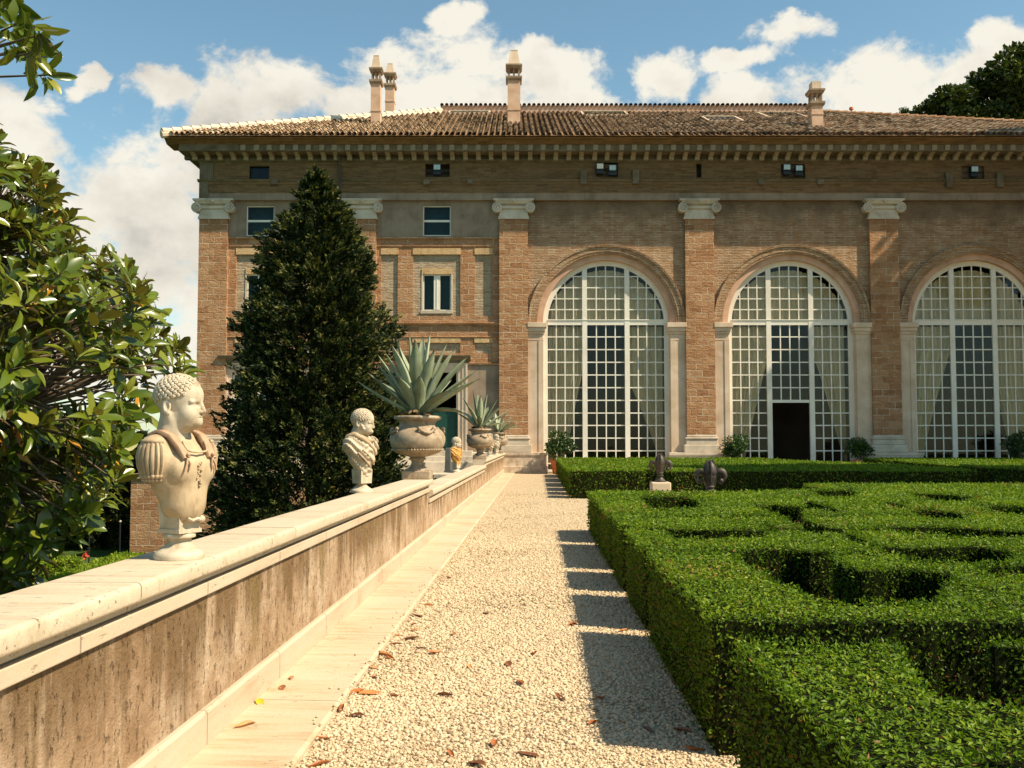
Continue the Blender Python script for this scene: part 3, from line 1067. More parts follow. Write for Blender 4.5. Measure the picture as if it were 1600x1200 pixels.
# --- giant pilasters with ionic capitals and moulded bases
for pi, cx in enumerate(PX):
    hw = HW
    b = MB()
    b.box(cx - hw, cx + hw, PY0, 0.05, Z['b0'], Z['capb'])
    if pi == 0:
        b.box(cx - hw - 0.0, cx - hw + 0.6, PY0 + 0.001, 0.6, Z['b0'], Z['capb'])
    vb(b, 'pilaster', BRICK)
    pil = villa.children[-1]
    b = MB()                                     # necking, echinus, abacus, volutes
    zb, zt = Z['capb'], Z['capt']
    hgt = zt - zb
    y0 = PY0
    b.box(cx - hw - 0.05, cx + hw + 0.05, y0 - 0.05, 0.04, zb - 0.02, zb + 0.09)
    b.taper(cx - hw - 0.02, cx + hw + 0.02, y0 - 0.03, 0.04, zb + 0.09, zb + hgt * 0.45, 0.04, 0.0)
    b.box(cx - hw + 0.02, cx + hw - 0.02, y0 - 0.01, 0.04, zb + hgt * 0.45, zb + hgt * 0.78)
    b.taper(cx - hw + 0.06, cx + hw - 0.06, y0 - 0.08, 0.04, zb + hgt * 0.50, zb + hgt * 0.62, -0.02, -0.02)
    b.taper(cx - hw - 0.02, cx + hw + 0.02, y0 - 0.12, 0.04, zb + hgt * 0.74, zb + hgt * 0.91, -0.20, -0.08)
    b.box(cx - hw - 0.27, cx + hw + 0.27, y0 - 0.21, 0.04, zb + hgt * 0.91, zt - 0.002)
    b.sphere((cx, y0 - 0.22, zb + hgt * 0.86), (0.09, 0.06, 0.08))
    for s in (-1, 1):
        vx, vz, r = cx + s * (hw + 0.10), zb + hgt * 0.53, 0.235
        # volute drum along y and its spiral
        V = []
        seg = 20
        for yy, rr in ((0.03, r * 0.9), (y0 - 0.10, r * 0.9), (y0 - 0.16, r)):
            V += [(vx + rr * math.cos(2 * math.pi * k / seg), yy, vz + rr * math.sin(2 * math.pi * k / seg)) for k in range(seg)]
        F = [(j * seg + k, j * seg + (k + 1) % seg, (j + 1) * seg + (k + 1) % seg, (j + 1) * seg + k) for j in range(2) for k in range(seg)] + [tuple(range(2 * seg, 3 * seg))]
        b.add(V, F)
        sp = []
        for k in range(34):
            a = math.pi / 2 - s * k * 0.38
            rr = r * (1 - k / 38.0)
            sp.append((vx + rr * math.cos(a), y0 - 0.175, vz + rr * math.sin(a)))
        b.tube(sp, 0.034, 6)
        b.sphere((vx, y0 - 0.18, vz), 0.045)
    vb(b, 'capital', STONE, parent=pil, smooth=True, angle=30)
    b = MB()
    for za, zb2, o_ in ((Z['b0'] + 0.00, Z['b0'] - 0.10, 0.03), (Z['b0'] - 0.10, Z['b1'] + 0.05, 0.10), (Z['b1'] + 0.05, Z['b2'] + 0.10, 0.06), (Z['b2'] + 0.10, Z['pl'], 0.17)):
        b.box(cx - hw - o_, cx + hw + o_, PY0 - o_, 0.05, zb2, za - 0.002)
    vb(b, 'pilaster_base', STONE, parent=pil, bevel=0.035)
    b = MB()
    e = 0.22 if pi < 2 else 0.85
    l = 0.22 if pi < 3 else 0.85
    b.box(cx - hw - l, cx + hw + e, PY0 - 0.24, 0.05, 0.0 if pi > 1 else LOWZ, Z['pl'] - 0.003)
    b.box(cx - hw - l - 0.05, cx + hw + e + 0.05, PY0 - 0.30, 0.05, 0.0 if pi > 1 else LOWZ, 0.34)
    b.box(cx - hw - l - 0.04, cx + hw + e + 0.04, PY0 - 0.28, 0.05, Z['pl'] - 0.14, Z['pl'] - 0.005)
    vb(b, 'pedestal', PLINTHSTONE if pi == 2 else STONE, parent=pil, bevel=0.02)

# --- left range: two narrow bays with windows, niches and string courses
fit = []


def bay(x0, x1, cxw, niches, lower, door):
    """niches and lower: lists of (left px, right px)"""
    Wz = dict(gt=Z['arch0'], gb=fz(371), l1=fz(384), l2=fz(504), l3=fz(526), l4=fz(566))
    b = MB()
    wx0, wx1 = fx(cxw - 22, 345), fx(cxw + 22, 345)
    wz0, wz1 = fz(368.5), fz(321)
    wall_holes(b, x0, x1, Wz['gb'], Wz['gt'] + 0.1, [(wx0, wx1, wz0, wz1)], 0.0, 0.16)
    vb(b, 'plaster_wall', GREY)
    window(wx0, wx1, wz0, wz1, 0.10, 'H')
    # middle storey brick with sunk panels
    b = MB()
    holes = []
    for a, c_ in niches:
        holes.append((fx(a), fx(c_), fz(494), fz(398), 0.085))
    wall_holes(b, x0, x1, Wz['l2'], Wz['gb'], holes)
    lows = [(fx(a), fx(c_), fz(552), fz(536), 0.085) for a, c_ in lower]
    wall_holes(b, x0, x1, fz(566), Wz['l2'], lows)
    vb(b, 'brick_wall', BRICK)
    b = MB()
    wz = (fx(cxw - 22, 455), fx(cxw + 22, 455), fz(485), fz(428))
    for (a0, a1, c0, c1, dp) in holes:
        hs = [(wz[0], wz[1], wz[2], wz[3], 0.2)] if a0 < wz[0] < a1 else []
        wall_holes(b, a0, a1, c0, c1, hs, 0.085)
    for (a0, a1, c0, c1, dp) in lows:
        wall_holes(b, a0, a1, c0, c1, [], 0.085)
    vb(b, 'sunk_panel', BRICK_PALE)
    window(wz[0], wz[1], wz[2], wz[3], 0.16, 'V')
    b = MB()                                      # stone sill and thin reveal round the middle window
    b.box(wz[0] - 0.10, wz[1] + 0.10, -0.01, 0.16, wz[2] - 0.15, wz[2])
    b.box(wz[0] - 0.07, wz[0], 0.06, 0.16, wz[2], wz[3])
    b.box(wz[1], wz[1] + 0.07, 0.06, 0.16, wz[2], wz[3])
    vb(b, 'sill', STONE, bevel=0.01)
    # flat ochre lintels
    fl_ = [(fx(a) - 0.02, fx(c_) + 0.02, -0.03, 0.02, fz(397.6), fz(388)) for a, c_ in niches]
    fl_ += [(fx(a) - 0.02, fx(c_) + 0.02, -0.03, 0.02, fz(535.6), fz(528)) for a, c_ in lower]
    fl_.append((wz[0] - 0.05, wz[1] + 0.05, 0.05, 0.1, wz[3], wz[3] + 0.27))
    for q_ in fl_:
        b = MB()
        b.box(*q_)
        vb(b, 'flat_arch', OCHRE)
    # string courses
    for zc, hgt, pr in ((fz(371), 0.10, 0.07), (fz(384), 0.07, 0.05), (fz(504), 0.13, 0.12), (fz(526), 0.07, 0.055), (fz(567), 0.10, 0.07)):
        b = MB()
        b.run([(0.0, zc - hgt), (-pr * 0.5, zc - hgt), (-pr, zc - hgt * 0.35), (-pr, zc), (0.0, zc + 0.02)], x0, x1)
        vb(b, 'string_course', BRICK)
    b = MB()
    wall_holes(b, x0, x1, LOWZ, fz(566), [door], 0.03, 0.25)
    vb(b, 'lower_wall', GREY)


def window(x0, x1, z0, z1, y, kind):
    b = MB()
    t = 0.055
    b.box(x0, x0 + t, y, y + 0.07, z0, z1)
    b.box(x1 - t, x1, y, y + 0.07, z0, z1)
    b.box(x0 + t, x1 - t, y, y + 0.07, z0, z0 + t)
    b.box(x0 + t, x1 - t, y, y + 0.07, z1 - t, z1)
    if kind == 'H':
        zm = (z0 + z1) / 2
        b.box(x0 + t, x1 - t, y - 0.006, y + 0.07, zm - 0.05, zm + 0.05)
    elif kind == 'V':
        xm = (x0 + x1) / 2
        b.box(xm - 0.15, xm + 0.15, y - 0.02, y + 0.07, z0 + t, z1 - t)
        b.box(xm - 0.02, xm + 0.02, y - 0.04, y - 0.021, z0 + t, z1 - t)
    vb(b, 'window', WHITE)
    w_ = villa.children[-1]
    b = MB()
    b.quad((x0, y + 0.05, z0), (x1, y + 0.05, z0), (x1, y + 0.05, z1), (x0, y + 0.05, z1))
    vb(b, 'pane', GLASS_BLUE, parent=w_)
    b = MB()
    b.quad((x0, y + 0.5, z0 - .2), (x1, y + 0.5, z0 - .2), (x1, y + 0.5, z1 + .2), (x0, y + 0.5, z1 + .2))
    vb(b, 'blind', BLIND, parent=w_)


# bay next to the corner, then bay beside the first arch
dl = (fx(364), fx(446), 0.9, fz(582), 0.25)
dr = (fx(642), fx(716), fz(704), fz(582), 0.3)
bay(PX[0] + HW - 0.02, PX[1] - HW + 0.02, 406.5, [(368, 445), (468, 494), (509, 534)], [(368, 445), (468, 494)], dl)
bay(PX[1] + HW - 0.02, PX[2] - HW + 0.02, 682.5, [(595, 621), (645, 719), (742, 769)], [(595, 621), (645, 719), (742, 769)], dr)
# door and tall window surrounds with cornice heads
for (a0, a1, c0, c1, dp), isdoor in ((dl, False), (dr, True)):
    b = MB()
    s = 0.44
    for o0, o1, yy in ((0.0, 0.20, -0.03), (0.20, 0.36, -0.07), (0.36, s, -0.11)):
        b.box(a0 - o1, a0 - o0, yy, 0.04, c0, c1 + o1)
        b.box(a1 + o0, a1 + o1, yy, 0.04, c0, c1 + o1)
        b.box(a0 - o0, a1 + o0, yy, 0.04, c1 + o0, c1 + o1)
    vb(b, 'door_surround' if isdoor else 'window_surround', CREAM)
    b = MB()
    zc = c1 + s
    b.box(a0 - s, a1 + s, -0.09, 0.03, zc, zc + 0.12)
    b.run([(0.03, zc + 0.12), (-0.12, zc + 0.12), (-0.20, zc + 0.2), (-0.33, zc + 0.24), (-0.36, zc + 0.34), (0.03, zc + 0.38)], a0 - s - 0.16, a1 + s + 0.16)
    vb(b, 'cornice_head', CORNICE)
    b = MB()
    if isdoor:
        zm = fz(642)
        b.box(a0, a1, 0.2, 0.26, c0, zm)
        for k in (0, 1):
            xa = a0 + (a1 - a0) * (0.08 + 0.46 * k)
            b.box(xa, xa + (a1 - a0) * 0.38, 0.17, 0.199, c0 + 0.2, zm - 0.15)
        vb(b, 'door', DOOR_GREEN)
        b = MB()
        b.box(a0, a1, 0.18, 0.26, zm + 0.002, zm + 0.12)
        b.box((a0 + a1) / 2 - 0.05, (a0 + a1) / 2 + 0.05, 0.18, 0.26, zm + 0.12, c1)
        b.box(a0, a0 + 0.09, 0.18, 0.26, zm + 0.12, c1)
        b.box(a1 - 0.09, a1, 0.18, 0.26, zm + 0.12, c1)
        vb(b, 'fanlight', WHITE)
        f_ = villa.children[-1]
        b = MB()
        b.quad((a0, 0.24, zm), (a1, 0.24, zm), (a1, 0.24, c1), (a0, 0.24, c1))
        vb(b, 'pane', GLASS_BLUE, parent=f_)
        b = MB()
        b.box(a0 - 0.7, a1 + 0.7, -0.75, 0.0, LOWZ, c0)
        b.box(a0 - 1.0, a1 + 1.0, -1.05, -0.75, LOWZ, c0 - 0.25)
        b.box(a0 - 1.3, a1 + 1.3, -1.35, -1.05, LOWZ, c0 - 0.5)
        vb(b, 'doorstep', STONE, bevel=0.02)
    else:
        b.box(a0, a0 + 0.08, 0.15, 0.22, c0, c1)
        b.box(a1 - 0.08, a1, 0.15, 0.22, c0, c1)
        b.box(a0, a1, 0.15, 0.22, c1 - 0.1, c1)
        xm = (a0 + a1) / 2
        b.box(xm - 0.06, xm + 0.06, 0.15, 0.22, c0, c1)
        for q in (0.35, 0.68):
            zz = c0 + (c1 - c0) * q
            b.box(a0, a1, 0.16, 0.21, zz - 0.03, zz + 0.03)
        vb(b, 'window', WHITE)
        f_ = villa.children[-1]
        b = MB()
        b.quad((a0, 0.19, c0), (a1, 0.19, c0), (a1, 0.19, c1), (a0, 0.19, c1))
        vb(b, 'pane', GLASS_BLUE, parent=f_)
        b = MB()
        b.quad((a0 - .2, 0.6, c0), (a1 + .2, 0.6, c0), (a1 + .2, 0.6, c1 + .2), (a0 - .2, 0.6, c1 + .2))
        vb(b, 'blind', CURTAIN_M, parent=f_)
# moulded base course between the left pilasters
b = MB()
for i in (0, 1):
    x0, x1 = PX[i] + HW, PX[i + 1] - HW
    zc = Z['pl']
    segs = [(x0, x1)] if i == 0 else [(x0, dr[0] - 0.45), (dr[1] + 0.45, x1)]
    for a, c_ in segs:
        b = MB()
        b.run([(0.03, LOWZ), (-0.22, LOWZ), (-0.22, zc - 0.55), (-0.16, zc - 0.5), (-0.16, zc - 0.16), (-0.24, zc - 0.12), (-0.24, zc - 0.02), (0.03, zc + 0.02)], a, c_)
        vb(b, 'base_course', STONE)

# --- entablature: architrave, frieze with small openings, modillion cornice
EX0, EX1 = XL, XR
ZA, ZB, ZC, ZF = Z['arch0'], Z['arch1'], Z['arch2'], Z['shelf']
b = MB()
b.run([(0.0, ZA), (-0.20, ZA), (-0.20, ZB), (-0.25, ZB + 0.02), (0.0, ZB + 0.02)], EX0, EX1)
vb(b, 'architrave', GREY)
b = MB()
b.run([(0.0, ZB + 0.022), (-0.235, ZB + 0.022), (-0.235, ZC), (-0.27, ZC + 0.02), (-0.27, ZF - 0.10), (0.0, ZF - 0.1)], EX0, EX1)
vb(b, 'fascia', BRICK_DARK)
b = MB()
b.run([(0.0, ZF - 0.098), (-0.29, ZF - 0.098), (-0.36, ZF - 0.03), (-0.38, ZF), (0.0, ZF + 0.01)], EX0 - 0.09, EX1)
# pale end blocks of the corner return
b.box(EX0 - 0.012, EX0 + 0.42, -0.283, 0.3, ZA + 0.01, ZF - 0.1)
b.box(EX0 - 0.02, EX0 + 0.62, -0.24, 0.3, ZF + 0.012, Z['fr1'])
vb(b, 'moulding', CORNICE)
OPEN = [(391, 422, 261, 283, 0), (665, 703, 258, 278, 1), (931, 965, 256, 279, 1), (1087, 1095, 257, 279, 0), (1219, 1256, 258, 281, 1), (1500, 1535, 261, 284, 1)]
b = MB()
hs = [(fx(a, 270), fx(c_, 270), max(fz(zb2), ZF + 0.03), fz(za), 0.55) for a, c_, za, zb2, _ in OPEN]
wall_holes(b, EX0, EX1, ZF, Z['fr1'], hs, -0.19, 0.55)
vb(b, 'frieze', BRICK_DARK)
b = MB()
b.run([(0.36, ZF), (0.4, ZF), (0.4, Z['fr1']), (0.36, Z['fr1'])], EX0 + .3, EX1 - .3)
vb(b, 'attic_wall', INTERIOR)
b = MB()
b.box(hs[0][0], hs[0][1], 0.0, 0.03, hs[0][2], hs[0][3])
vb(b, 'attic_pane', GLASS_BLUE)
b = MB()
for h, op in zip(hs, OPEN):
    if op[4]:
        zm = (h[2] + h[3]) / 2
        for zz in (zm + 0.02, zm - 0.24):
            b = MB()
            b.box(h[0], h[1], -0.05, -0.02, zz, zz + 0.04)
            vb(b, 'rail', LEAD)
b = MB()
for px, ztop, zb in ((432, 283, 291), (667.5, 283, 291), (735.5, 283, 290), (911, 269, 291), (992, 269, 290), (1187, 283, 291), (1279, 283, 291), (1478, 273, 295), (1557, 273, 295)):
    x = fx(px, 285)
    b = MB()
    b.box(x - 0.15, x + 0.15, -0.40, -0.18, fz(zb), fz(ztop) if ztop < 280 else ZF - 0.002)
    vb(b, 'stone_block', CORNICE)
# cornice body
EY = -1.56                                    # eaves overhang
zm0, zso, zco, zcy = Z['mod0'], fz(236, -0.98), fz(225.5, -1.04), fz(210.5, EY) + 0.10
oy = -0.19
b = MB()
b.run([(0.0, Z['fr1']), (oy, Z['fr1']), (oy - 0.12, Z['fr1'] + 0.1), (oy - 0.12, zm0), (0.0, zm0)], EX0 - 0.1, EX1)
b.run([(0.0, zm0 + 0.002), (oy - 0.05, zm0 + 0.002), (oy - 0.05, zso), (-0.98, zso), (-0.98, zco), (0.0, zco)], EX0 - 0.75, EX1)
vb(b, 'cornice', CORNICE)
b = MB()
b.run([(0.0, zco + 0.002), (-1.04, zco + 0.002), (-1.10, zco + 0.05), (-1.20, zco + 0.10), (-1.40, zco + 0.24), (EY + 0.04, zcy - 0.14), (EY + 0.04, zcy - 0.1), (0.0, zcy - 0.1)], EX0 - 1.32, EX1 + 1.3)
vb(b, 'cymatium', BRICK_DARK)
b = MB()                                      # cornice return along the left flank, mitred to the front
b.run([(EX0, zco + 0.002), (EX0 - 0.85, zco + 0.002), (EX0 - 1.30, zcy - 0.16), (EX0 - 1.34, zcy - 0.1), (EX0, zcy - 0.1)], -1.0, 22, axis='y')
b.run([(EX0, zso + 0.01), (EX0 - 0.72, zso + 0.01), (EX0 - 0.72, zco), (EX0, zco)], -0.9, 22, axis='y')
b.box(EX0 - 1.325, EX0 + 2.6, EY + 0.035, -1.0, zcy - 0.15, zcy - 0.103)
b.box(EX0 - 0.76, EX0 + 2.0, -1.035, -0.985, zso + 0.005, zco + 0.001)
vb(b, 'cornice_return', CORNICE)
b = MB()
pxm = 309.0
n = 0
mod_src = None
while pxm < 1760:
    x = fx(pxm, 240)
    jt = 0.012 * math.sin(n * 2.7)
    hw_ = 0.115
    bm_ = MB()
    if pxm > 350:
        bm_.box(-hw_, hw_, -1.03, -0.972, zso + 0.03, zco - 0.01)
    zb_ = fz(250.5, -0.42)
    prof = [(oy - 0.121, zb_ + 0.05), (-0.40, zb_), (-0.47, zb_ + 0.04), (-0.50, zb_ + 0.16), (-0.56, zso - 0.13), (-0.74, zso - 0.05), (-0.86, zso - 0.03), (-0.88, zso - 0.001), (oy - 0.121, zso - 0.001)]
    bm_.run(prof, -0.105, 0.105)
    if n in (0, 3):
        mod_src = bm_.build('modillion', MODIL, villa)
    else:
        mod_src = mod_src.copy()
        COL.objects.link(mod_src)
    mod_src.location = (x + jt, 0, 0)
    pxm += 19.95
    n += 1
b = MB()
b.tube([(fx(527, 220), -1.3, fz(219)), (fx(527, 225), -1.25, fz(226)), (fx(532, 250), -0.5, fz(252)), (fx(533, 256), -0.32, fz(262)), (fx(534, 270), -0.45, fz(300)), (fx(534, 270), -0.3, fz(318)), (fx(537, 270), -0.1, fz(330)), (fx(539, 270), -0.12, 0.3)], 0.06, 8)
vb(b, 'rain_pipe', LEAD)

# --- roof of barrel tiles
mg, g = new_mat('roof_tiles')
o = g.obj()
r_ = g.attr('rnd')
n1 = g.noise(o, 0.9, 6, 0.65)
c = g.ramp(g.math('ADD', g.math('MULTIPLY', r_, 0.75), g.math('MULTIPLY', g.math('SUBTRACT', n1, 0.5), 0.7)),
           [(0.05, (0.09, 0.06, 0.035)), (0.22, (0.24, 0.145, 0.08)), (0.45, (0.33, 0.21, 0.125)), (0.7, (0.44, 0.325, 0.215)), (0.92, (0.60, 0.53, 0.40))])
li = g.smooth(g.noise(o, 5.0, 5, 0.6), 0.55, 0.68)
c = g.mix(g.math('MULTIPLY', li, 0.6), c, (0.15, 0.13, 0.055))
c = g.mix(g.math('MULTIPLY', g.smooth(g.noise(o, 9.0, 4, 0.6), 0.60, 0.68), 0.7), c, (0.66, 0.60, 0.46))
g.out(g.bsdf(c, 0.95, g.bump(g.noise(o, 20, 4), 0.4, 0.02), 0.1))
TILE = mg
rng = np.random.default_rng(11)
ZE = fz(210, EY)                              # eaves
RT, RR = 0.438, 9.6                           # slope, run to the top
CXL, CXR = EX0 - 1.36, EX1 + 1.35             # eaves corners
TXL = at_y(690, 168, D + EY + RR)[0]
TXR = at_y(1272, 164, D + EY + RR)[0]
pitch_w = 0.265
tl = 0.42
nrow = int(RR / (tl * 0.91)) + 1
ncol = int((CXR - CXL) / pitch_w)
prof = [(-0.5, 0.0), (-0.36, 0.02), (-0.26, 0.085), (-0.12, 0.135), (0.0, 0.15), (0.12, 0.135), (0.26, 0.085), (0.36, 0.02)]
V, F, A = [], [], []
for ci in range(ncol):
    xc = CXL + (ci + 0.5) * pitch_w
    # run limits at this column
    lo = 0.0
    if xc < TXL:
        hi = RR * (xc - CXL) / (TXL - CXL)
    elif xc > TXR:
        hi = RR * (CXR - xc) / (CXR - TXR)
    else:
        hi = RR
    hi = max(hi, 0.3)
    wob = rng.normal(0, 0.012)
    y = -rng.uniform(0.0, 0.05)
    first = True
    while y < hi:
        ln = tl * rng.uniform(0.93, 1.03)
        ye = min(y + ln, hi + 0.1)
        tone = rng.random()
        dxr = rng.normal(0, 0.012) + wob
        dz = rng.normal(0, 0.008)
        base = len(V)
        for (yy, lift, w_) in ((y, 0.055, 1.06), (ye, 0.0, 0.94)):
            for px_, pz_ in prof:
                V.append((xc + dxr + px_ * pitch_w * (w_ if pz_ > 0.03 else 1), EY + yy * 1.0, ZE + yy * RT + (pz_ * 0.8 if pz_ > 0.03 else pz_ * 0.8 - (0.04 if pz_ == 0.0 else 0.0)) + (lift if pz_ > 0.03 else lift * 0.5) + dz))
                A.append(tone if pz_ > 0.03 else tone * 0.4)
        k = len(prof)
        for q in range(k - 1):
            F.append((base + q, base + q + 1, base + k + q + 1, base + k + q))
        # front lip of the cover tile
        for q in range(2, k - 2):
            p0, p1 = base + q, base + q + 1
            V.append((V[p0][0], V[p0][1] + 0.005, V[p0][2] - 0.035))
            V.append((V[p1][0], V[p1][1] + 0.005, V[p1][2] - 0.035))
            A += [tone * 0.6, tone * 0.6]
            F.append((len(V) - 2, len(V) - 1, p1, p0))
        y += ln * 0.91
roof = np_obj('roof', np.array(V), F, TILE, villa, attrs={'rnd': np.array(A)})
# plain slopes under the tiles, the flanks and the back
b = MB()
zt = ZE + RR * RT
yb = 22 + 1.4
d_ = -0.06
b.quad((CXL, EY, ZE + d_), (CXR, EY, ZE + d_), (TXR, EY + RR, zt + d_), (TXL, EY + RR, zt + d_))
b.quad((CXL, yb, ZE), (CXL, EY, ZE), (TXL, EY + RR, zt), (TXL, yb - RR, zt))
b.quad((CXR, EY, ZE), (CXR, yb, ZE), (TXR, yb - RR, zt), (TXR, EY + RR, zt))
b.quad((CXR, yb, ZE), (CXL, yb, ZE), (TXL, yb - RR, zt), (TXR, yb - RR, zt))
b.quad((TXL, EY + RR, zt), (TXR, EY + RR, zt), (TXR, yb - RR, zt), (TXL, yb - RR, zt))
b.quad((CXL, yb, ZE - .1), (CXR, yb, ZE - .1), (CXR, EY + .05, ZE - .1), (CXL, EY + .05, ZE - .1))
o_ = np_obj('under_roof', np.array(b.V), b.F, TILE, villa, attrs={'rnd': np.full(len(b.V), 0.45)})
# hip mortar lines and ridge wall
b = MB()
MORT = plaster_mat('hip_mortar', (0.70, 0.56, 0.41), (0.55, 0.40, 0.28), (0.76, 0.64, 0.50), 1.5, 0.3)
def hip(p, q, n, w):
    for k in range(n):
        t0, t1 = k / n, (k + 1.06) / n
        A_ = Vector(p).lerp(Vector(q), t0)
        B_ = Vector(p).lerp(Vector(q), min(t1, 1))
        b.tube([A_ + Vector((0, 0, 0.10)), B_ + Vector((0, 0, 0.07))], [w, w * 0.85], 8)
hip((CXL, EY, ZE + 0.02), (TXL, EY + RR, zt + 0.06), 34, 0.20)
hip((CXL - 0.02, EY - 0.02, ZE - 0.10), (TXL, EY + RR - 0.1, zt - 0.12), 12, 0.19)
vb(b, 'hip_tiles', MORT)
b = MB()
hip((CXR, EY, ZE), (TXR, EY + RR, zt), 40, 0.16)
vb(b, 'hip_tiles', BRICK)
b = MB()
b.box(TXL, TXR, EY + RR - 0.12, EY + RR + 0.28, zt - 0.3, zt + 0.40)
vb(b, 'ridge_wall', PINK)
b = MB()
x = TXL - 0.1
rs = random.Random(3)
while x < TXR + 0.1:
    b.tube([(x + 0.13, EY + RR - 0.20, zt + 0.415), (x + 0.13, EY + RR + 0.1, zt + 0.46), (x + 0.13, EY + RR + 0.4, zt + 0.40)], [0.10, 0.10, 0.10], 8)
    x += 0.27
o_ = np_obj('ridge_tiles', np.array([tuple(v) for v in b.V]), [f for f in b.F if len(f) == 4], TILE, villa, attrs={'rnd': np.repeat(rng.random(len(b.V) // 8 + 1), 8)[:len(b.V)]})


def roof_at(px, py):
    """point on the front slope seen at a bearing"""
    a, bb, c_ = ray(px, py)
    # z = ZE + (Y-D-EY)*RT
    k = (ZE - (D + EY) * RT - EYE) / (c_ - bb * RT)
    return a * k, bb * k - D, EYE + c_ * k


PINKCH = plaster_mat('chimney_plaster', (0.62, 0.40, 0.27), (0.50, 0.30, 0.19), (0.70, 0.49, 0.35), 1.2, 0.15, 0.2)


def chimney(px0, px1, pbase, ptop, pcap, flat=False):
    x, y, z = roof_at((px0 + px1) / 2, pbase)
    sc = (y + D) / FPX
    w = (px1 - px0) * sc / 2
    z0 = z - 1.0
    zc, zt_ = z + (pbase - pcap) * sc * 1.02, z + (pbase - ptop) * sc * 1.02
    dd = w * 1.15
    zw = zc - 0.62                      # underside of the lantern
    b = MB()
    b.box(x - w, x + w, y - w, y - w + 2 * dd, z0, zw - 0.1)
    b.box(x - w - 0.025, x + w + 0.025, y - w - 0.025, y - w + 2 * dd + 0.025, z + 0.55, z + 0.62)
    vb(b, 'chimney', PINKCH)
    ch = villa.children[-1]
    b = MB()
    b.box(x - w - 0.09, x + w + 0.09, y - w - 0.09, y - w + 2 * dd + 0.09, zw - 0.1, zw)
    b.taper(x - w - 0.06, x + w + 0.06, y - w - 0.06, y - w + 2 * dd + 0.06, zw - 0.19, zw - 0.101, -0.03, -0.03)
    b.box(x - w - 0.10, x + w + 0.10, y - w - 0.1, y - w + 2 * dd + 0.1, zc - 0.08, zc)
    b.taper(x - w - 0.03, x + w + 0.03, y - w - 0.03, y - w + 2 * dd + 0.03, zc - 0.2, zc - 0.081, -0.06, -0.06)
    pw = w * 0.30
    for sx in (-1, 0, 1):
        for yy in (y - w + 0.03, y - w + dd - pw / 2, y - w + 2 * dd - pw - 0.03):
            if sx == 0 and abs(yy - (y - w + dd - pw / 2)) < 0.01:
                continue
            b.box(x + sx * (w - pw / 2 - 0.02) - pw / 2, x + sx * (w - pw / 2 - 0.02) + pw / 2, yy, yy + pw, zw + 0.001, zc - 0.19)
    vb(b, 'lantern', LANTERN, parent=ch)
    b = MB()
    if flat:
        b.box(x - w * 0.8, x + w * 0.8, y - w * 0.8, y - w + 2 * dd - w * .2, zc + 0.002, zt_)
    else:
        b.taper(x - w * 0.97, x + w * 0.97, y - w, y - w + 2 * dd, zc + 0.002, zt_ - 0.04, w * 0.40, w * 0.45)
        b.box(x - w * 0.58, x + w * 0.58, y - w + w * 0.42, y - w + 2 * dd - w * 0.42, zt_ - 0.038, zt_)
    vb(b, 'chimney_cap', CREAM, parent=ch)


chimney(580, 595, 193, 86, 107)
chimney(602.5, 616.5, 176, 99, 115)
chimney(793, 813, 192, 78, 102.5)
chimney(1266, 1284, 199, 128, 141, True)


def skylight(px0, px1, py0, py1, h, open_=False):
    x0, ya, za = roof_at(px0, py1)
    x1 = roof_at(px1, py1)[0]
    xt, yb_, zb_ = roof_at((px0 + px1) / 2, py0)
    yb_ = min(yb_, EY + RR - 0.2)
    zb_ = ZE + (yb_ - EY) * RT
    b = MB()
    t = 0.1
    for xa, xb in ((x0, x0 + t), (x1 - t, x1)):
        b.add([(xa, ya, za - .1), (xb, ya, za - .1), (xb, yb_, zb_ - .1), (xa, yb_, zb_ - .1), (xa, ya, za + h), (xb, ya, za + h), (xb, yb_, zb_ + h), (xa, yb_, zb_ + h)],
              [(0, 3, 2, 1), (4, 5, 6, 7), (0, 1, 5, 4), (1, 2, 6, 5), (2, 3, 7, 6), (3, 0, 4, 7)])
    b.box(x0 + t, x1 - t, ya, ya + t, za - 0.1, za + h * 0.8)
    b.box(x0 + t, x1 - t, yb_ - t, yb_, zb_ - 0.1, zb_ + h)
    vb(b, 'skylight', CREAM)
    sk = villa.children[-1]
    b = MB()
    b.quad((x0 + t, ya + t, za + h * .7), (x1 - t, ya + t, za + h * .7), (x1 - t, yb_ - t, zb_ + h * .7), (x0 + t, yb_ - t, zb_ + h * .7))
    vb(b, 'skylight_pane', GLASS_BLUE, parent=sk)
    b = MB()
    for q in range(1, 5):
        xx = x0 + (x1 - x0) * q / 5
        b.add([(xx - .03, ya, za + h * .72), (xx + .03, ya, za + h * .72), (xx + .03, yb_, zb_ + h * .72 + .02), (xx - .03, yb_, zb_ + h * .72 + .02)], [(0, 1, 2, 3)])
    vb(b, 'skylight_bars', LEAD, parent=sk)


skylight(700, 766, 173, 179, 0.16)
skylight(910, 982, 173, 182, 0.15)
skylight(1106, 1162, 186, 192, 0.16)
skylight(1199, 1262, 179, 186, 0.15)

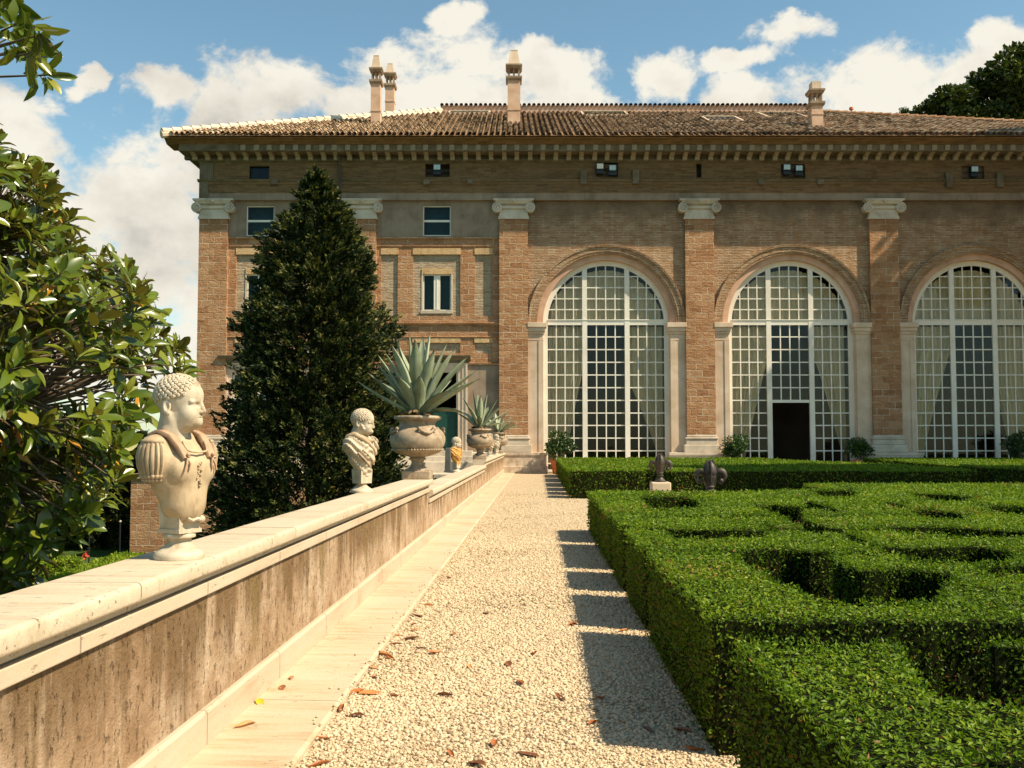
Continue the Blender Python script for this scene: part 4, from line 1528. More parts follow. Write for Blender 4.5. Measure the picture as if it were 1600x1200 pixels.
# floodlights standing in the frieze openings
def floodlight(px, py, lit, label):
    x, _, z = at_y(px, py, D - 0.3)
    t_ = thing('floodlight', label, 'floodlight', (x, D - 0.3, z - 0.32), 0, 'floodlights in the frieze openings')
    b = MB()
    b.taper(-0.17, 0.17, -0.06, 0.20, 0.20, 0.48, 0.0, 0.03)
    b.box(-0.19, 0.19, -0.09, -0.055, 0.18, 0.50)
    b.build('housing', IRON, t_, bevel=0.01)
    b = MB()
    b.box(-0.15, 0.15, -0.1, -0.091, 0.22, 0.46)
    b.build('lens', LAMPGLASS if not lit else WHITE, t_)  # a lit face gets its brightness as white paint
    b = MB()
    b.box(-0.2, -0.17, 0.0, 0.06, 0.0, 0.36)
    b.box(0.17, 0.2, 0.0, 0.06, 0.0, 0.36)
    b.box(-0.16, 0.16, -0.05, 0.15, 0.0, 0.17)
    b.build('bracket', IRON, t_)


floodlight(683, 262.5, False, 'grey floodlight in the frieze opening above the left windows')
floodlight(937.5, 261, True, 'lit white faced floodlight in the frieze opening above the first arch, left of two')
floodlight(957, 263.5, False, 'dark floodlight in the frieze opening above the first arch, right of two')
floodlight(1229, 262.5, False, 'pale glass floodlight above the open doorway arch, left of two')
floodlight(1248, 264, False, 'dark floodlight above the open doorway arch, right of two')
floodlight(1522, 265.5, False, 'dark floodlight in the frieze opening above the rightmost arch')

# podium at the left corner, standing above the lower garden
b = MB()
pod = thing('garden_wall', 'brick retaining wall with stone cap below the villa corner', 'wall', (-9, 43.4, LOWZ))
cz = at_y(230, 741, 43.2)[2] - LOWZ
xa = at_y(201, 800, 43.2)[0] + 9
b.box(xa, 7.2, 0, 4.6, 0, cz - 0.2)
b.build('wall', BRICK, pod)
b = MB()
b.box(xa - 0.06, 7.2, -0.08, 4.6, cz - 0.198, cz)
b.build('cap', STONE, pod, bevel=0.02)

# ------------------------------------------------------------------ clipped box beds
LEAF_BOX = leaf_mat('box_leaf', [(0.0, (0.022, 0.038, 0.005)), (0.35, (0.098, 0.178, 0.008)), (0.65, (0.190, 0.270, 0.013)), (0.90, (0.32, 0.345, 0.035)), (0.975, (0.36, 0.35, 0.08)), (1.0, (0.26, 0.12, 0.04))], 0.45, 0.18, 0.34)
mg, g = new_mat('box_twigs')
o = g.obj()
c = g.ramp(g.noise(o, 24, 5, 0.7), [(0.3, (0.008, 0.010, 0.003)), (0.55, (0.020, 0.026, 0.006)), (0.72, (0.045, 0.032, 0.014))])
g.out(g.bsdf(c, 0.95, g.bump(g.noise(o, 40, 5, 0.7), 1.0, 0.05), 0.05))
TWIG = mg
LEAF_T = np.array([(0, 0, 0), (0.42, 0.24, 0.07), (1, 0, -0.02), (0.42, -0.24, 0.07)], float)
LEAF_TF = np.array([(0, 1, 2), (0, 2, 3)])


def inside(poly, X, Y):
    p = np.asarray(poly, float)
    r = np.zeros(X.shape, bool)
    n = len(p)
    j = n - 1
    for i in range(n):
        xi, yi, xj, yj = p[i, 0], p[i, 1], p[j, 0], p[j, 1]
        c_ = ((yi > Y) != (yj > Y)) & (X < (xj - xi) * (Y - yi) / (yj - yi + 1e-12) + xi)
        r ^= c_
        j = i
    return r


def pxpoly(pts, z):
    ys = [q[1] for q in pts]
    m, sp = sum(ys) / len(ys), max(ys) - min(ys)
    k = 1.0 + 5.0 / sp if sp < 40 else 1.05
    return [gpx(x, m + (y - m) * k, z) for x, y in pts]


def hedge(name, label, outline, holes, h, cell, dens, seed, anchor, wall_density=0.8, anchor_x=1.0, hole_grow=1.0):
    """outline and holes in garden coordinates; dens(y) -> (leaves per m2 of top, leaf length)"""
    rng = np.random.default_rng(seed)
    o_ = np.asarray(outline)
    x0, y0 = o_.min(0) - cell
    x1, y1 = o_.max(0) + cell
    nx, ny = int((x1 - x0) / cell) + 1, int((y1 - y0) / cell) + 1
    cx = x0 + (np.arange(nx) + 0.5) * cell
    cy = y0 + (np.arange(ny) + 0.5) * cell
    CX, CY = np.meshgrid(cx, cy)
    # ragged clipping
    jx = 0.02 * np.sin(CY * 5.1 + seed) + 0.015 * np.sin(CY * 13.3)
    jy = 0.02 * np.sin(CX * 4.7 + seed * 2) + 0.015 * np.sin(CX * 12.1)
    M = inside(outline, CX, CY)
    grow = np.clip(0.0019 * CY ** 2, 0.02, 0.32) * hole_grow
    for hp in holes:
        for d_ in ((0.0, 1.0, -0.6) if hp[0] is not None else (0.0,)):
            if hp[0] is None:
                hp = hp[1:]
            M &= ~inside(hp, CX + jx, CY + jy + d_ * grow)
    root = gthing(name, label, 'hedge', anchor[0], anchor[1], 0.0, group=None)

    def hh(X, Y):
        P = np.stack([X, Y, np.zeros_like(X)], -1)
        return h + 0.016 * vnoise(P, 1.3, seed) + 0.010 * vnoise(P, 4.2, seed + 9)
    # --- inner twig body: tops and walls
    iy, ix = np.nonzero(M)
    vid = -np.ones((ny + 1, nx + 1), int)
    use = np.zeros((ny + 1, nx + 1), bool)
    for a in (0, 1):
        for b_ in (0, 1):
            use[iy + a, ix + b_] = True
    vy, vx = np.nonzero(use)
    vid[vy, vx] = np.arange(len(vy))
    gx, gy = x0 + vx * cell, y0 + vy * cell
    nt = len(vy)
    ztop = hh(gx, gy) - 0.035
    VT = np.stack([gx, gy, ztop], 1)
    VB = np.stack([gx, gy, np.zeros(nt)], 1)
    F = [np.stack([vid[iy, ix], vid[iy, ix + 1], vid[iy + 1, ix + 1], vid[iy + 1, ix]], 1)]
    Mp = np.pad(M, 1)
    walls = []
    for (dy, dx, a, b_) in ((0, -1, (1, 0), (0, 0)), (0, 1, (0, 1), (1, 1)), (-1, 0, (0, 0), (0, 1)), (1, 0, (1, 1), (1, 0))):
        out = ~Mp[iy + 1 + dy, ix + 1 + dx]
        wy, wx = iy[out], ix[out]
        p, q = vid[wy + a[0], wx + a[1]], vid[wy + b_[0], wx + b_[1]]
        F.append(np.stack([p + nt, q + nt, q, p], 1))
        walls.append((wy, wx, dy, dx))
    F = np.concatenate(F)
    V = np.concatenate([VT, VB])
    V[:, 0] -= anchor[0]
    V[:, 1] -= anchor[1]
    np_obj('branches', V, F, TWIG, root)
    # --- leaves on the clipped top
    pos, nrm, size, deep = [], [], [], []
    dn, ls = dens(cy)
    cnt = rng.poisson(np.repeat(dn[:, None], nx, 1)[iy, ix] * cell * cell)
    ry, rx = np.repeat(iy, cnt), np.repeat(ix, cnt)
    n = len(ry)
    px = x0 + (rx + rng.random(n)) * cell
    py = y0 + (ry + rng.random(n)) * cell
    tuft = rng.random(n) ** 3 * 0.028 + (rng.random(n) < 0.02) * rng.random(n) * 0.05
    pz = hh(px, py) - 0.028 + rng.normal(0, 0.010, n) + tuft
    px += rng.normal(0, 0.004, n)
    pos.append(np.stack([px, py, pz], 1))
    nr = unit_rand(rng, n) * 0.75 + np.array([0.12, -0.05, 1.1])
    nrm.append(nr)
    size.append(ls[ry] * rng.uniform(0.6, 1.25, n))
    deep.append(np.zeros(n))
    ax = [unit_rand(rng, n) * np.array([1, 1, 0.4]) + np.array([0, 0, 0.22])]
    # --- leaves on the sides
    for wy, wx, dy, dx in walls:
        outer = (x0 + wx * cell < anchor_x) if dx < 0 else np.zeros(len(wx), bool)
        cnt = rng.poisson(dn[wy] * cell * h * np.where(outer, 0.95, wall_density))
        ry, rx = np.repeat(wy, cnt), np.repeat(wx, cnt)
        n = len(ry)
        u = rng.random(n)
        zz = h * rng.random(n) ** 0.8
        off = rng.normal(0.004, 0.016, n)
        if dx:
            px = x0 + (rx + (1 if dx > 0 else 0)) * cell + dx * off
            py = y0 + (ry + u) * cell
        else:
            px = x0 + (rx + u) * cell
            py = y0 + (ry + (1 if dy > 0 else 0)) * cell + dy * off
        pos.append(np.stack([px, py, zz], 1))
        nrm.append(unit_rand(rng, n) * 0.8 + np.array([dx, dy, 0.35]))
        ax.append(unit_rand(rng, n) * 0.8 + np.array([dx * .4, dy * .4, 0.5]))
        size.append(ls[ry] * rng.uniform(0.6, 1.15, n))
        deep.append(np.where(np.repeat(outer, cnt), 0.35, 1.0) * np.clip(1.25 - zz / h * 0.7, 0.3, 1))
    pos, nrm, ax, size, deep = map(np.concatenate, (pos, nrm, ax, size, deep))
    pos[:, 0] -= anchor[0]
    pos[:, 1] -= anchor[1]
    V, F = scatter(LEAF_T, LEAF_TF, pos, ax, nrm, size)
    n = len(pos)
    patch = 0.5 + 0.5 * vnoise(pos, 2.1, seed)
    r = np.clip(rng.beta(2.0, 2.6, n) * 0.80 + 0.22 * patch - 0.03, 0, 0.97)
    # side leaves are darker, most inside the cuts and near the ground
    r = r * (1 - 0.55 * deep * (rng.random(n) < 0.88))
    low = pos[:, 2] < h * 0.75
    brown = vnoise(pos, 1.1, seed + 30) > 0.62
    dead = rng.random(n) < np.where(low, 0.07, np.where(brown, 0.10, 0.006))
    r[dead] = 1.0
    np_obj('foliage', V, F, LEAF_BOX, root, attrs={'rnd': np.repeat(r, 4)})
    return root


HN = 0.67


def crop(u, v, ox, oy, s):
    return ox + u / s, oy + v / s


def C8(*pts):
    return pxpoly([crop(u, v, 1120, 780, 3.3333) for u, v in pts], HN)


XE = 0.845
near_out = [(XE, -1.5), (14, -1.5), (14, 19.9), (5.25, 19.9), (5.05, 17.7), (3.9, 17.0), (3.6, 16.75), (2.4, 16.75), (XE, 16.65)]
holes = [
    pxpoly([(995, 778), (1010, 777), (1078, 775.5), (1095, 784), (1085, 788), (1012, 789)], HN),
    C8((180, 36), (300, 27), (475, 36), (440, 52), (385, 78), (285, 62)),
    C8((425, 2), (530, 18), (650, 42), (620, 52), (500, 44), (470, 26)),
    C8((375, 82), (460, 92), (560, 130), (650, 155), (730, 172), (800, 205), (900, 232), (1000, 232), (1380, 232), (1470, 235), (1570, 265), (1540, 285), (1500, 302), (1260, 308), (1100, 300), (985, 297), (900, 262), (800, 224), (700, 212), (640, 188), (560, 158), (470, 142), (385, 122)),
    C8((90, 275), (200, 258), (420, 256), (520, 268), (620, 290), (720, 338), (800, 355), (1000, 352), (1200, 368), (1240, 400), (1200, 445), (1140, 488), (1010, 520), (880, 508), (760, 515), (560, 512), (465, 492), (430, 440), (340, 432), (240, 392), (140, 330)),
    C8((1320, 350), (1420, 338), (1640, 335), (1760, 345), (1760, 375), (1640, 372), (1480, 365), (1380, 378)),
    # long straight channel from the path edge
    [(XE - .1, 4.80), (2.1, 4.86), (6.0, 4.9), (6.0, 4.42), (2.4, 4.38), (1.35, 4.24), (XE - .1, 4.30)],
    # lower right compartment
    pxpoly([(1388, 1012), (1420, 1000), (1600, 1004), (1760, 1006), (1800, 1092), (1600, 1092), (1480, 1090), (1440, 1062)], HN),
    pxpoly([(1490, 1182), (1600, 1176), (1760, 1178), (1760, 1240), (1560, 1240)], HN),
    # thin openings seen on the flat tops
    pxpoly([(1040, 829.5), (1120, 828), (1204, 830), (1200, 834.5), (1100, 835), (1042, 836)], HN),
    pxpoly([(1390, 824), (1480, 823), (1640, 828), (1640, 833), (1470, 832), (1400, 829)], HN),
    pxpoly([(1424, 799), (1460, 798), (1506, 800), (1496, 804), (1440, 805)], HN),
    pxpoly([(1270, 767.5), (1338, 767), (1330, 771), (1280, 771.5)], HN),
    pxpoly([(1418, 771.5), (1470, 772), (1518, 774), (1500, 777.5), (1440, 776)], HN),
    pxpoly([(1383, 784.5), (1410, 784.5), (1402, 788.5), (1386, 788)], HN),
    pxpoly([(1540, 791), (1600, 790), (1640, 794), (1600, 798), (1550, 796)], HN),
    pxpoly([(1190, 820), (1290, 826), (1290, 829.5), (1200, 824)], HN),
]
for yc, L, w in ((14.55, 1.7, 0.36), (11.5, 3.4, 0.38), (9.8, 3.3, 0.38), (7.83, 1.9, 0.30)):
    s_ = 0.05
    sl = -0.30
    holes.append([None, (XE - .1, yc + w / 2 + 0.02), (XE + 0.75, yc + w / 2 + sl * 0.75), (XE + L, yc + w / 2 + s_ * L - 0.1), (XE + L, yc - w / 2 + s_ * L - 0.1), (XE + 0.75, yc - w / 2 + sl * 0.75), (XE - .1, yc - w / 2 + 0.02)])


def dens_near(y):
    y = np.maximum(np.asarray(y), 2.3)
    ls = np.interp(y, [2.3, 4, 8, 14, 20], [0.021, 0.023, 0.029, 0.042, 0.052])
    return 1.45 / (ls * ls * 0.24 * 2.0), ls


hedge('box_hedge', 'large clipped box hedge parterre nearest the camera, with cut compartments', near_out, holes, HN, 0.05, dens_near, 3, (4, 9))

HF = 0.735


def dens_far(y):
    ls = np.interp(y, [26, 45], [0.075, 0.10])
    return 1.3 / (ls * ls * 0.24 * 2.0), ls


far_out = [(0.86, 26.1), (2.72, 26.1), (2.74, 27.0), (3.45, 27.0), (3.5, 26.1), (11.3, 26.1), (11.5, 33.5), (9.8, 39.0), (9.6, 44.3), (0.83, 44.3)]
rs = random.Random(8)
fh = []
for (xa, xb, yc) in ((1.3, 3.0, 38), (2.2, 4.2, 33.5), (1.6, 2.6, 30.3), (4.6, 7.4, 36.0), (5.4, 8.6, 31), (7.8, 10, 33.5), (4.0, 6.0, 41.5), (7.6, 9.2, 39.5), (3.4, 5.0, 29.3), (6.4, 9.6, 28.3), (1.6, 2.2, 41.5)):
    fh.append([(xa, yc), ((xa + xb) / 2, yc - 0.18), (xb, yc + 0.05), (xb - 0.1, yc + 0.5), ((xa + xb) / 2, yc + 0.38), (xa + 0.1, yc + 0.55)])
for yc in (27.6, 29.6, 32.4, 36.0, 40.4):
    fh.append([(0.6, yc + 0.17), (1.9, yc - 0.25), (1.9, yc - 0.55), (0.6, yc - 0.13)])
hedge('box_hedge', 'clipped box hedge bed before the villa, left of the cross path', far_out, fh, HF, 0.09, dens_far, 5, (6, 35), 0.9, 1.0, 0.35)
right_out = [(13.0, 29.0), (24.5, 29.0), (24.5, 44.3), (14.3, 44.3), (14.3, 41.0)]
fh = [[(15.2, 38), (18, 37.8), (18, 38.4), (15.3, 38.5)], [(16.5, 33), (20, 32.8), (20, 33.4), (16.6, 33.6)], [(19, 40.5), (21.5, 40.3), (21.5, 40.9), (19.1, 41)]]
hedge('box_hedge', 'clipped box hedge bed before the villa at the right edge', right_out, fh, HF, 0.09, dens_far, 7, (19, 36.5), 0.9, 1.0, 0.35)

# soil showing in the compartments
b = MB()
b.quad((0.95, -1.4, 0.006), (13.9, -1.4, 0.006), (13.9, 16.6, 0.006), (0.95, 16.6, 0.006))
tag(b.build('soil', SOIL, rotz=-ALPHA), kind='structure')
b = MB()
b.quad((0.95, 26.4, 0.006), (11.2, 26.4, 0.006), (9.6, 44.2, 0.006), (0.95, 44.2, 0.006))
tag(b.build('soil', SOIL, rotz=-ALPHA), kind='structure')

# ------------------------------------------------------------------ bronze lilies on stone blocks
def lily(label, lblock, px, pyb, gy, s=1.0, block=True):
    gx = (px - 842) / FPX * gy
    blk = gthing('stone_block', lblock, 'stone block', gx, gy, 0.0)
    b = MB()
    b.box(-0.235, 0.235, -0.235, 0.235, 0.0, 0.505)
    b.build('block', TRAV, blk, bevel=0.03)
    t_ = gthing('bronze_lily', label, 'ornament', gx, gy, 0.506)
    b = MB()
    b.lathe([(0.15, 0.0), (0.15, 0.03), (0.125, 0.05), (0.07, 0.115), (0.065, 0.135), (0.09, 0.15), (0.09, 0.172), (0.065, 0.188), (0.075, 0.21), (0.088, 0.228), (0.07, 0.245), (0.075, 0.30), (0.098, 0.38), (0.115, 0.43), (0.10, 0.47)], 24)
    b.build('stem', BRONZE, t_, smooth=True)
    b = MB()           # central bud with ridged petals
    b.lathe([(0.10, 0.42), (0.128, 0.47), (0.132, 0.52), (0.118, 0.59), (0.09, 0.65), (0.055, 0.69), (0.03, 0.705), (0.001, 0.71)], 30, flute=lambda t__, j: 1 + 0.09 * abs(math.cos(2.5 * t__)) - 0.04)
    for k in range(5):
        a = 2 * math.pi * k / 5 - 1.57
        b.tube([(0.125 * math.cos(a), 0.125 * math.sin(a), 0.45), (0.135 * math.cos(a), 0.135 * math.sin(a), 0.53), (0.09 * math.cos(a), 0.09 * math.sin(a), 0.655), (0.05 * math.cos(a), 0.05 * math.sin(a), 0.715), (0.055 * math.cos(a), 0.055 * math.sin(a), 0.735)], [0.014, 0.02, 0.018, 0.016, 0.008], 6)
    b.build('bud', BRONZE, t_, smooth=True)
    for s_ in (-1, 1):  # outcurving side petals
        b = MB()
        pts, rad = [], []
        for k in range(15):
            u = k / 14
            a = math.pi * (0.98 - 1.42 * u)
            pts.append((s_ * (0.185 + 0.085 * math.cos(a) * (1 - 0.25 * u)), -0.015, 0.415 + 0.10 * math.sin(a) * (1 - 0.2 * u)))
            rad.append(0.034 + 0.022 * math.sin(math.pi * min(u * 1.25, 1)))
        pts = [(s_ * 0.06, 0, 0.24), (s_ * 0.075, 0, 0.34)] + pts
        rad = [0.03, 0.036] + rad
        b.tube(pts, rad, 10, sx=1.35)
        b.sphere(pts[-1], 0.055)
        b.build('petal', BRONZE, t_, smooth=True)
    b = MB()           # front keel
    b.add([(-0.05, -0.09, 0.47), (0.05, -0.09, 0.47), (0.0, -0.145, 0.42), (0.0, -0.10, 0.30), (0, -0.13, 0.50)], [(0, 2, 4), (2, 1, 4), (0, 3, 2), (3, 1, 2)])
    b.build('keel', BRONZE, t_, smooth=True)
    t_.scale = (s, s, s)


lily('larger looking dark bronze lily finial rising behind the near box hedge', 'travertine block hidden under the nearer bronze lily', 1107, 772, 17.25, 0.92)
lily('dark bronze lily finial standing on a pale stone block before the far hedge', 'pale rounded stone block carrying the farther bronze lily', 1030, 752, 24.4, 0.94)

# ------------------------------------------------------------------ citrus pots along the facade
LEAF_CIT = leaf_mat('citrus_leaf', [(0.0, (0.012, 0.035, 0.008)), (0.5, (0.035, 0.085, 0.014)), (0.85, (0.10, 0.15, 0.025)), (1.0, (0.25, 0.26, 0.07))], 0.35, 0.5, 0.15)
LT8 = np.array([(0, 0, 0), (0.3, 0.2, 0.04), (0.7, 0.17, 0.02), (1, 0, -0.05), (0.7, -0.17, 0.02), (0.3, -0.2, 0.04)], float)
LT8F = np.array([(0, 1, 2, 3), (0, 3, 4, 5)])


def crown_pts(rng, n, c, r, lumps=9, shell=0.45):
    """points spread through lumpy ellipsoids"""
    cs = unit_rand(rng, lumps) * rng.uniform(0.25, 0.72, (lumps, 1))
    which = rng.integers(0, lumps, n)
    d_ = unit_rand(rng, n)
    q = cs[which] + d_ * (rng.uniform(shell, 1.0, (n, 1)) ** 0.5) * 0.42
    return np.asarray(c) + q * np.asarray(r), d_


def citrus(px, pyt, pyb, wpx, label_p, label_s, Y=D - 1.05, seed=1, dark=False):
    rng = np.random.default_rng(seed)
    x = at_y(px, 700, Y)[0]
    zt = at_y(px, pyt, Y)[2]
    w = wpx / FPX * Y
    pot = thing('terracotta_pot', label_p, 'pot', (x, Y, 0.0), 0, 'terracotta pots along the facade')
    b = MB()
    b.lathe([(0.25, 0.0), (0.27, 0.02), (0.37, 0.50), (0.385, 0.52), (0.42, 0.53), (0.43, 0.56), (0.43, 0.62), (0.415, 0.64), (0.385, 0.64), (0.375, 0.56)], 28, cap=False)
    b.add([(0.26 * math.cos(k), 0.26 * math.sin(k), 0.01) for k in np.linspace(0, 6.28, 12)[:-1]], [tuple(range(11))])
    b.build('body', TERRA, pot, smooth=True)
    b = MB()
    b.lathe([(0.38, 0.57), (0.01, 0.59)], 20, cap=False)
    b.build('soil', SOIL, pot)
    sh = thing('citrus_shrub', label_s, 'shrub', (x, Y, 0.58), 0, 'potted shrubs along the facade')
    b = MB()
    b.tube([(0, 0, 0), (0.02, 0.0, 0.3), (-0.02, 0.02, 0.6)], [0.035, 0.03, 0.02], 8)
    for k in range(7):
        a = k * 2.4
        b.tube([(0, 0, 0.25 + 0.03 * k), (0.18 * math.cos(a), 0.18 * math.sin(a), 0.55 + 0.03 * k), (0.34 * math.cos(a), 0.34 * math.sin(a), 0.8 + 0.04 * k)], [0.018, 0.012, 0.006], 6)
    b.build('stem', LEAD, sh)
    hz = zt - 0.58
    n = 1500
    P, dd = crown_pts(rng, n, (0, 0, hz * 0.55), (w / 2 * 1.12, w / 2 * 1.0, hz * 0.50), 12, 0.3)
    V, F = scatter(LT8, LT8F, P, dd + unit_rand(rng, n) * 0.7, unit_rand(rng, n) + np.array([0, 0, .7]), rng.uniform(0.10, 0.17, n))
    np_obj('foliage', V, F, LEAF_CIT, sh, attrs={'rnd': np.repeat(rng.beta(1.6, 2.2, n), 6)})


citrus(873, 677, 725, 44, 'terracotta pot standing on the gravel by the first pilaster pedestal', 'bright potted shrub at the left foot of the first arch', D - 1.1, 3)
citrus(1146, 680, 715, 44, 'terracotta pot hidden behind the hedge left of the open doorway', 'dark potted shrub left of the open doorway', seed=4)
citrus(1344, 678, 715, 44, 'terracotta pot hidden behind the hedge right of the open doorway', 'dark potted shrub right of the open doorway', seed=5)
citrus(1592, 676, 715, 44, 'terracotta pot hidden behind the hedge below the rightmost arch', 'dark potted shrub cut by the right edge of the photo', seed=6)

# ------------------------------------------------------------------ trees and the lower garden
BARK = flat_mat('bark', (0.16, 0.115, 0.075), 0.9, 0.1, 0, 0.25, 12, 0.6)
DARKBARK = flat_mat('dark_bark', (0.045, 0.034, 0.024), 0.9, 0.1, 0, 0.25, 12, 0.6)
LEAF_CON = leaf_mat('cypress_spray', [(0.0, (0.006, 0.013, 0.004)), (0.4, (0.014, 0.030, 0.008)), (0.58, (0.055, 0.070, 0.013)), (0.85, (0.18, 0.17, 0.034)), (1.0, (0.26, 0.20, 0.07))], 0.6, 0.25, 0.10)
LEAF_MAG = leaf_mat('magnolia_leaf', [(0.0, (0.022, 0.050, 0.008)), (0.4, (0.085, 0.125, 0.010)), (0.75, (0.175, 0.200, 0.016)), (0.90, (0.27, 0.245, 0.03)), (0.955, (0.22, 0.15, 0.03)), (1.0, (0.55, 0.24, 0.015))], 0.26, 0.50, 0.24, back=(0.12, 0.095, 0.03))
LEAF_WOOD = leaf_mat('woodland_leaf', [(0.0, (0.008, 0.016, 0.004)), (0.5, (0.040, 0.062, 0.010)), (0.85, (0.11, 0.13, 0.018)), (1.0, (0.17, 0.17, 0.03))], 0.55, 0.25, 0.18)

SPRAY = np.array([(0, 0, 0), (0.35, 0.20, 0.05), (0.75, 0.13, 0.10), (1.0, 0, 0.02), (0.75, -0.13, 0.10), (0.35, -0.20, 0.05)], float)
SPRAYF = np.array([(0, 1, 2, 3), (0, 3, 4, 5)])


def conifer(label, x, y, z0, ztop, prof, seed, nclump, group=None, leaf=0.16, per=26):
    """prof: (height fraction from top 0..1, half width in m)"""
    rng = np.random.default_rng(seed)
    root = thing('conifer', label, 'tree', (x, y, z0), 0, group)
    H = ztop - z0
    b = MB()
    b.tube([(0, 0, 0), (0.03, 0.02, H * .3), (-0.03, 0.0, H * .65), (0, 0, H * 0.96)], [0.30, 0.23, 0.12, 0.02], 10)
    for k in range(60):
        f_ = rng.uniform(0.1, 0.9)
        a = rng.uniform(0, 6.28)
        r_ = np.interp(1 - f_, prof[0], prof[1]) * 0.7
        zz = H * f_
        b.tube([(0, 0, zz), (0.5 * r_ * math.cos(a), 0.5 * r_ * math.sin(a), zz + 0.1), (r_ * math.cos(a), r_ * math.sin(a), zz + 0.35)], [0.05, 0.03, 0.01], 5)
    b.build('trunk', DARKBARK, root)
    fr = rng.random(nclump) ** 0.72
    a = rng.uniform(0, 2 * math.pi, nclump)
    R = np.interp(fr, prof[0], prof[1])
    lob = 1 + 0.12 * np.sin(a * 5 + fr * 11 + seed) + 0.13 * np.sin(fr * 38 + a * 2) + rng.normal(0, 0.10, nclump)
    rr = R * lob * np.where(rng.random(nclump) < 0.72, rng.uniform(0.84, 1.0, nclump), rng.uniform(0.25, 0.85, nclump))
    C = np.stack([rr * np.cos(a), rr * np.sin(a), H * (1 - fr)], 1)
    out = np.stack([np.cos(a), np.sin(a), np.full(nclump, 0.55)], 1)
    cs = np.interp(fr, [0, 0.1, 1], [0.13, 0.26, 0.42]) * rng.uniform(0.7, 1.3, nclump)
    rep = np.repeat(np.arange(nclump), per)
    n = len(rep)
    # each clump is a plume sweeping out and up
    pd = out * np.array([1, 1, 0.9]) + unit_rand(rng, nclump) * 0.45
    pd /= np.linalg.norm(pd, axis=1, keepdims=True)
    u = rng.random((n, 1)) ** 0.8
    wid = cs[rep][:, None] * (0.62 - 0.48 * u)
    off = pd[rep] * (u - 0.35) * cs[rep][:, None] * 2.0 + unit_rand(rng, n) * wid * rng.random((n, 1)) ** 0.4
    P = C[rep] + off
    AX = pd[rep] * 0.9 + unit_rand(rng, n) * 0.55
    V, F = scatter(SPRAY, SPRAYF, P, AX, unit_rand(rng, n), leaf * rng.uniform(0.6, 1.3, n))
    rv = np.clip(rng.beta(1.8, 2.6, n) * 0.82 + rng.normal(0, 0.10, nclump)[rep] + 0.05, 0, 0.96)
    rv = np.where((u[:, 0] > 0.8), np.clip(rv + 0.16, 0, 0.97), rv)
    rv[rng.random(n) < 0.012] = 1.0
    np_obj('foliage', V, F, LEAF_CON, root, attrs={'rnd': np.repeat(rv, 6)})
    return root


TY = 27.0
zt = at_y(500, 268, TY)[2]
cxx = at_y(492, 600, TY)[0]
px2m = TY / FPX
tp = [(263, 2), (275, 10), (300, 28), (320, 38), (345, 54), (370, 70), (400, 78), (440, 88), (500, 106), (560, 113), (620, 117), (680, 128), (740, 142), (790, 152), (850, 150), (930, 115), (960, 60)]
z_ = [at_y(500, p, TY)[2] for p, _ in tp]
prof = ([(zt - q) / (zt - LOWZ) for q in z_], [max(w - 15, 0.8) * px2m for _, w in tp])
conifer('tall dark conical conifer standing between the parapet and the villa', cxx, TY, LOWZ, zt, prof, 2, 4300, leaf=0.12, per=56)

# dark clipped conifers and low box edging of the lower garden
for k, (px, Y, topy, hw, lab) in enumerate(((30, 50, 640, 2.9, 'dark broad conifer at the left edge of the lower garden'), (112, 53, 655, 2.7, 'dark conifer in the lower garden, middle of three behind the magnolia'), (178, 49, 668, 2.2, 'dark conifer in the lower garden beside the brick retaining wall'), (-80, 46, 560, 3.4, 'dark conifer of the lower garden outside the left edge'))):
    x, _, z1 = at_y(px, topy, Y)
    prof2 = ([0, 0.08, 0.25, 0.6, 0.95, 1.0], [0.25, hw * 0.55, hw * 0.85, hw, hw * 1.0, hw * 0.7])
    conifer(lab, x, Y, LOWZ, z1, prof2, 20 + k, 620, 'dark conifers of the lower garden', 0.34, 22)
# low hedge edging below
HL = 0.9


def low_hedge(label, p, q, w, seed):
    rng = np.random.default_rng(seed)
    p, q = np.array(p, float), np.array(q, float)
    L = np.linalg.norm(q - p)
    dv = (q - p) / L
    nv = np.array([-dv[1], dv[0]])
    ctr = (p + q) / 2
    root = thing('low_hedge', label, 'hedge', (ctr[0], ctr[1], LOWZ), math.atan2(dv[1], dv[0]))
    b = MB()
    b.box(-L / 2 + .05, L / 2 - .05, -w / 2 + .05, w / 2 - .05, 0, HL - 0.05)
    b.build('branches', TWIG, root)
    n = int(L * 900)
    u = rng.uniform(-L / 2, L / 2, n)
    face = rng.random(n)
    y = np.where(face < 0.55, rng.uniform(-w / 2, w / 2, n), -w / 2 + rng.normal(0, .03, n))
    z = np.where(face < 0.55, HL + rng.normal(0, 0.03, n), rng.uniform(0, HL, n))
    P = np.stack([u, y, z], 1)
    V, F = scatter(LEAF_T, LEAF_TF, P, unit_rand(rng, n), unit_rand(rng, n) + np.array([0, -.3, .8]), rng.uniform(0.09, 0.16, n))
    np_obj('foliage', V, F, LEAF_BOX, root, attrs={'rnd': np.repeat(np.clip(rng.beta(2.4, 2, n), 0, .97), 4)})


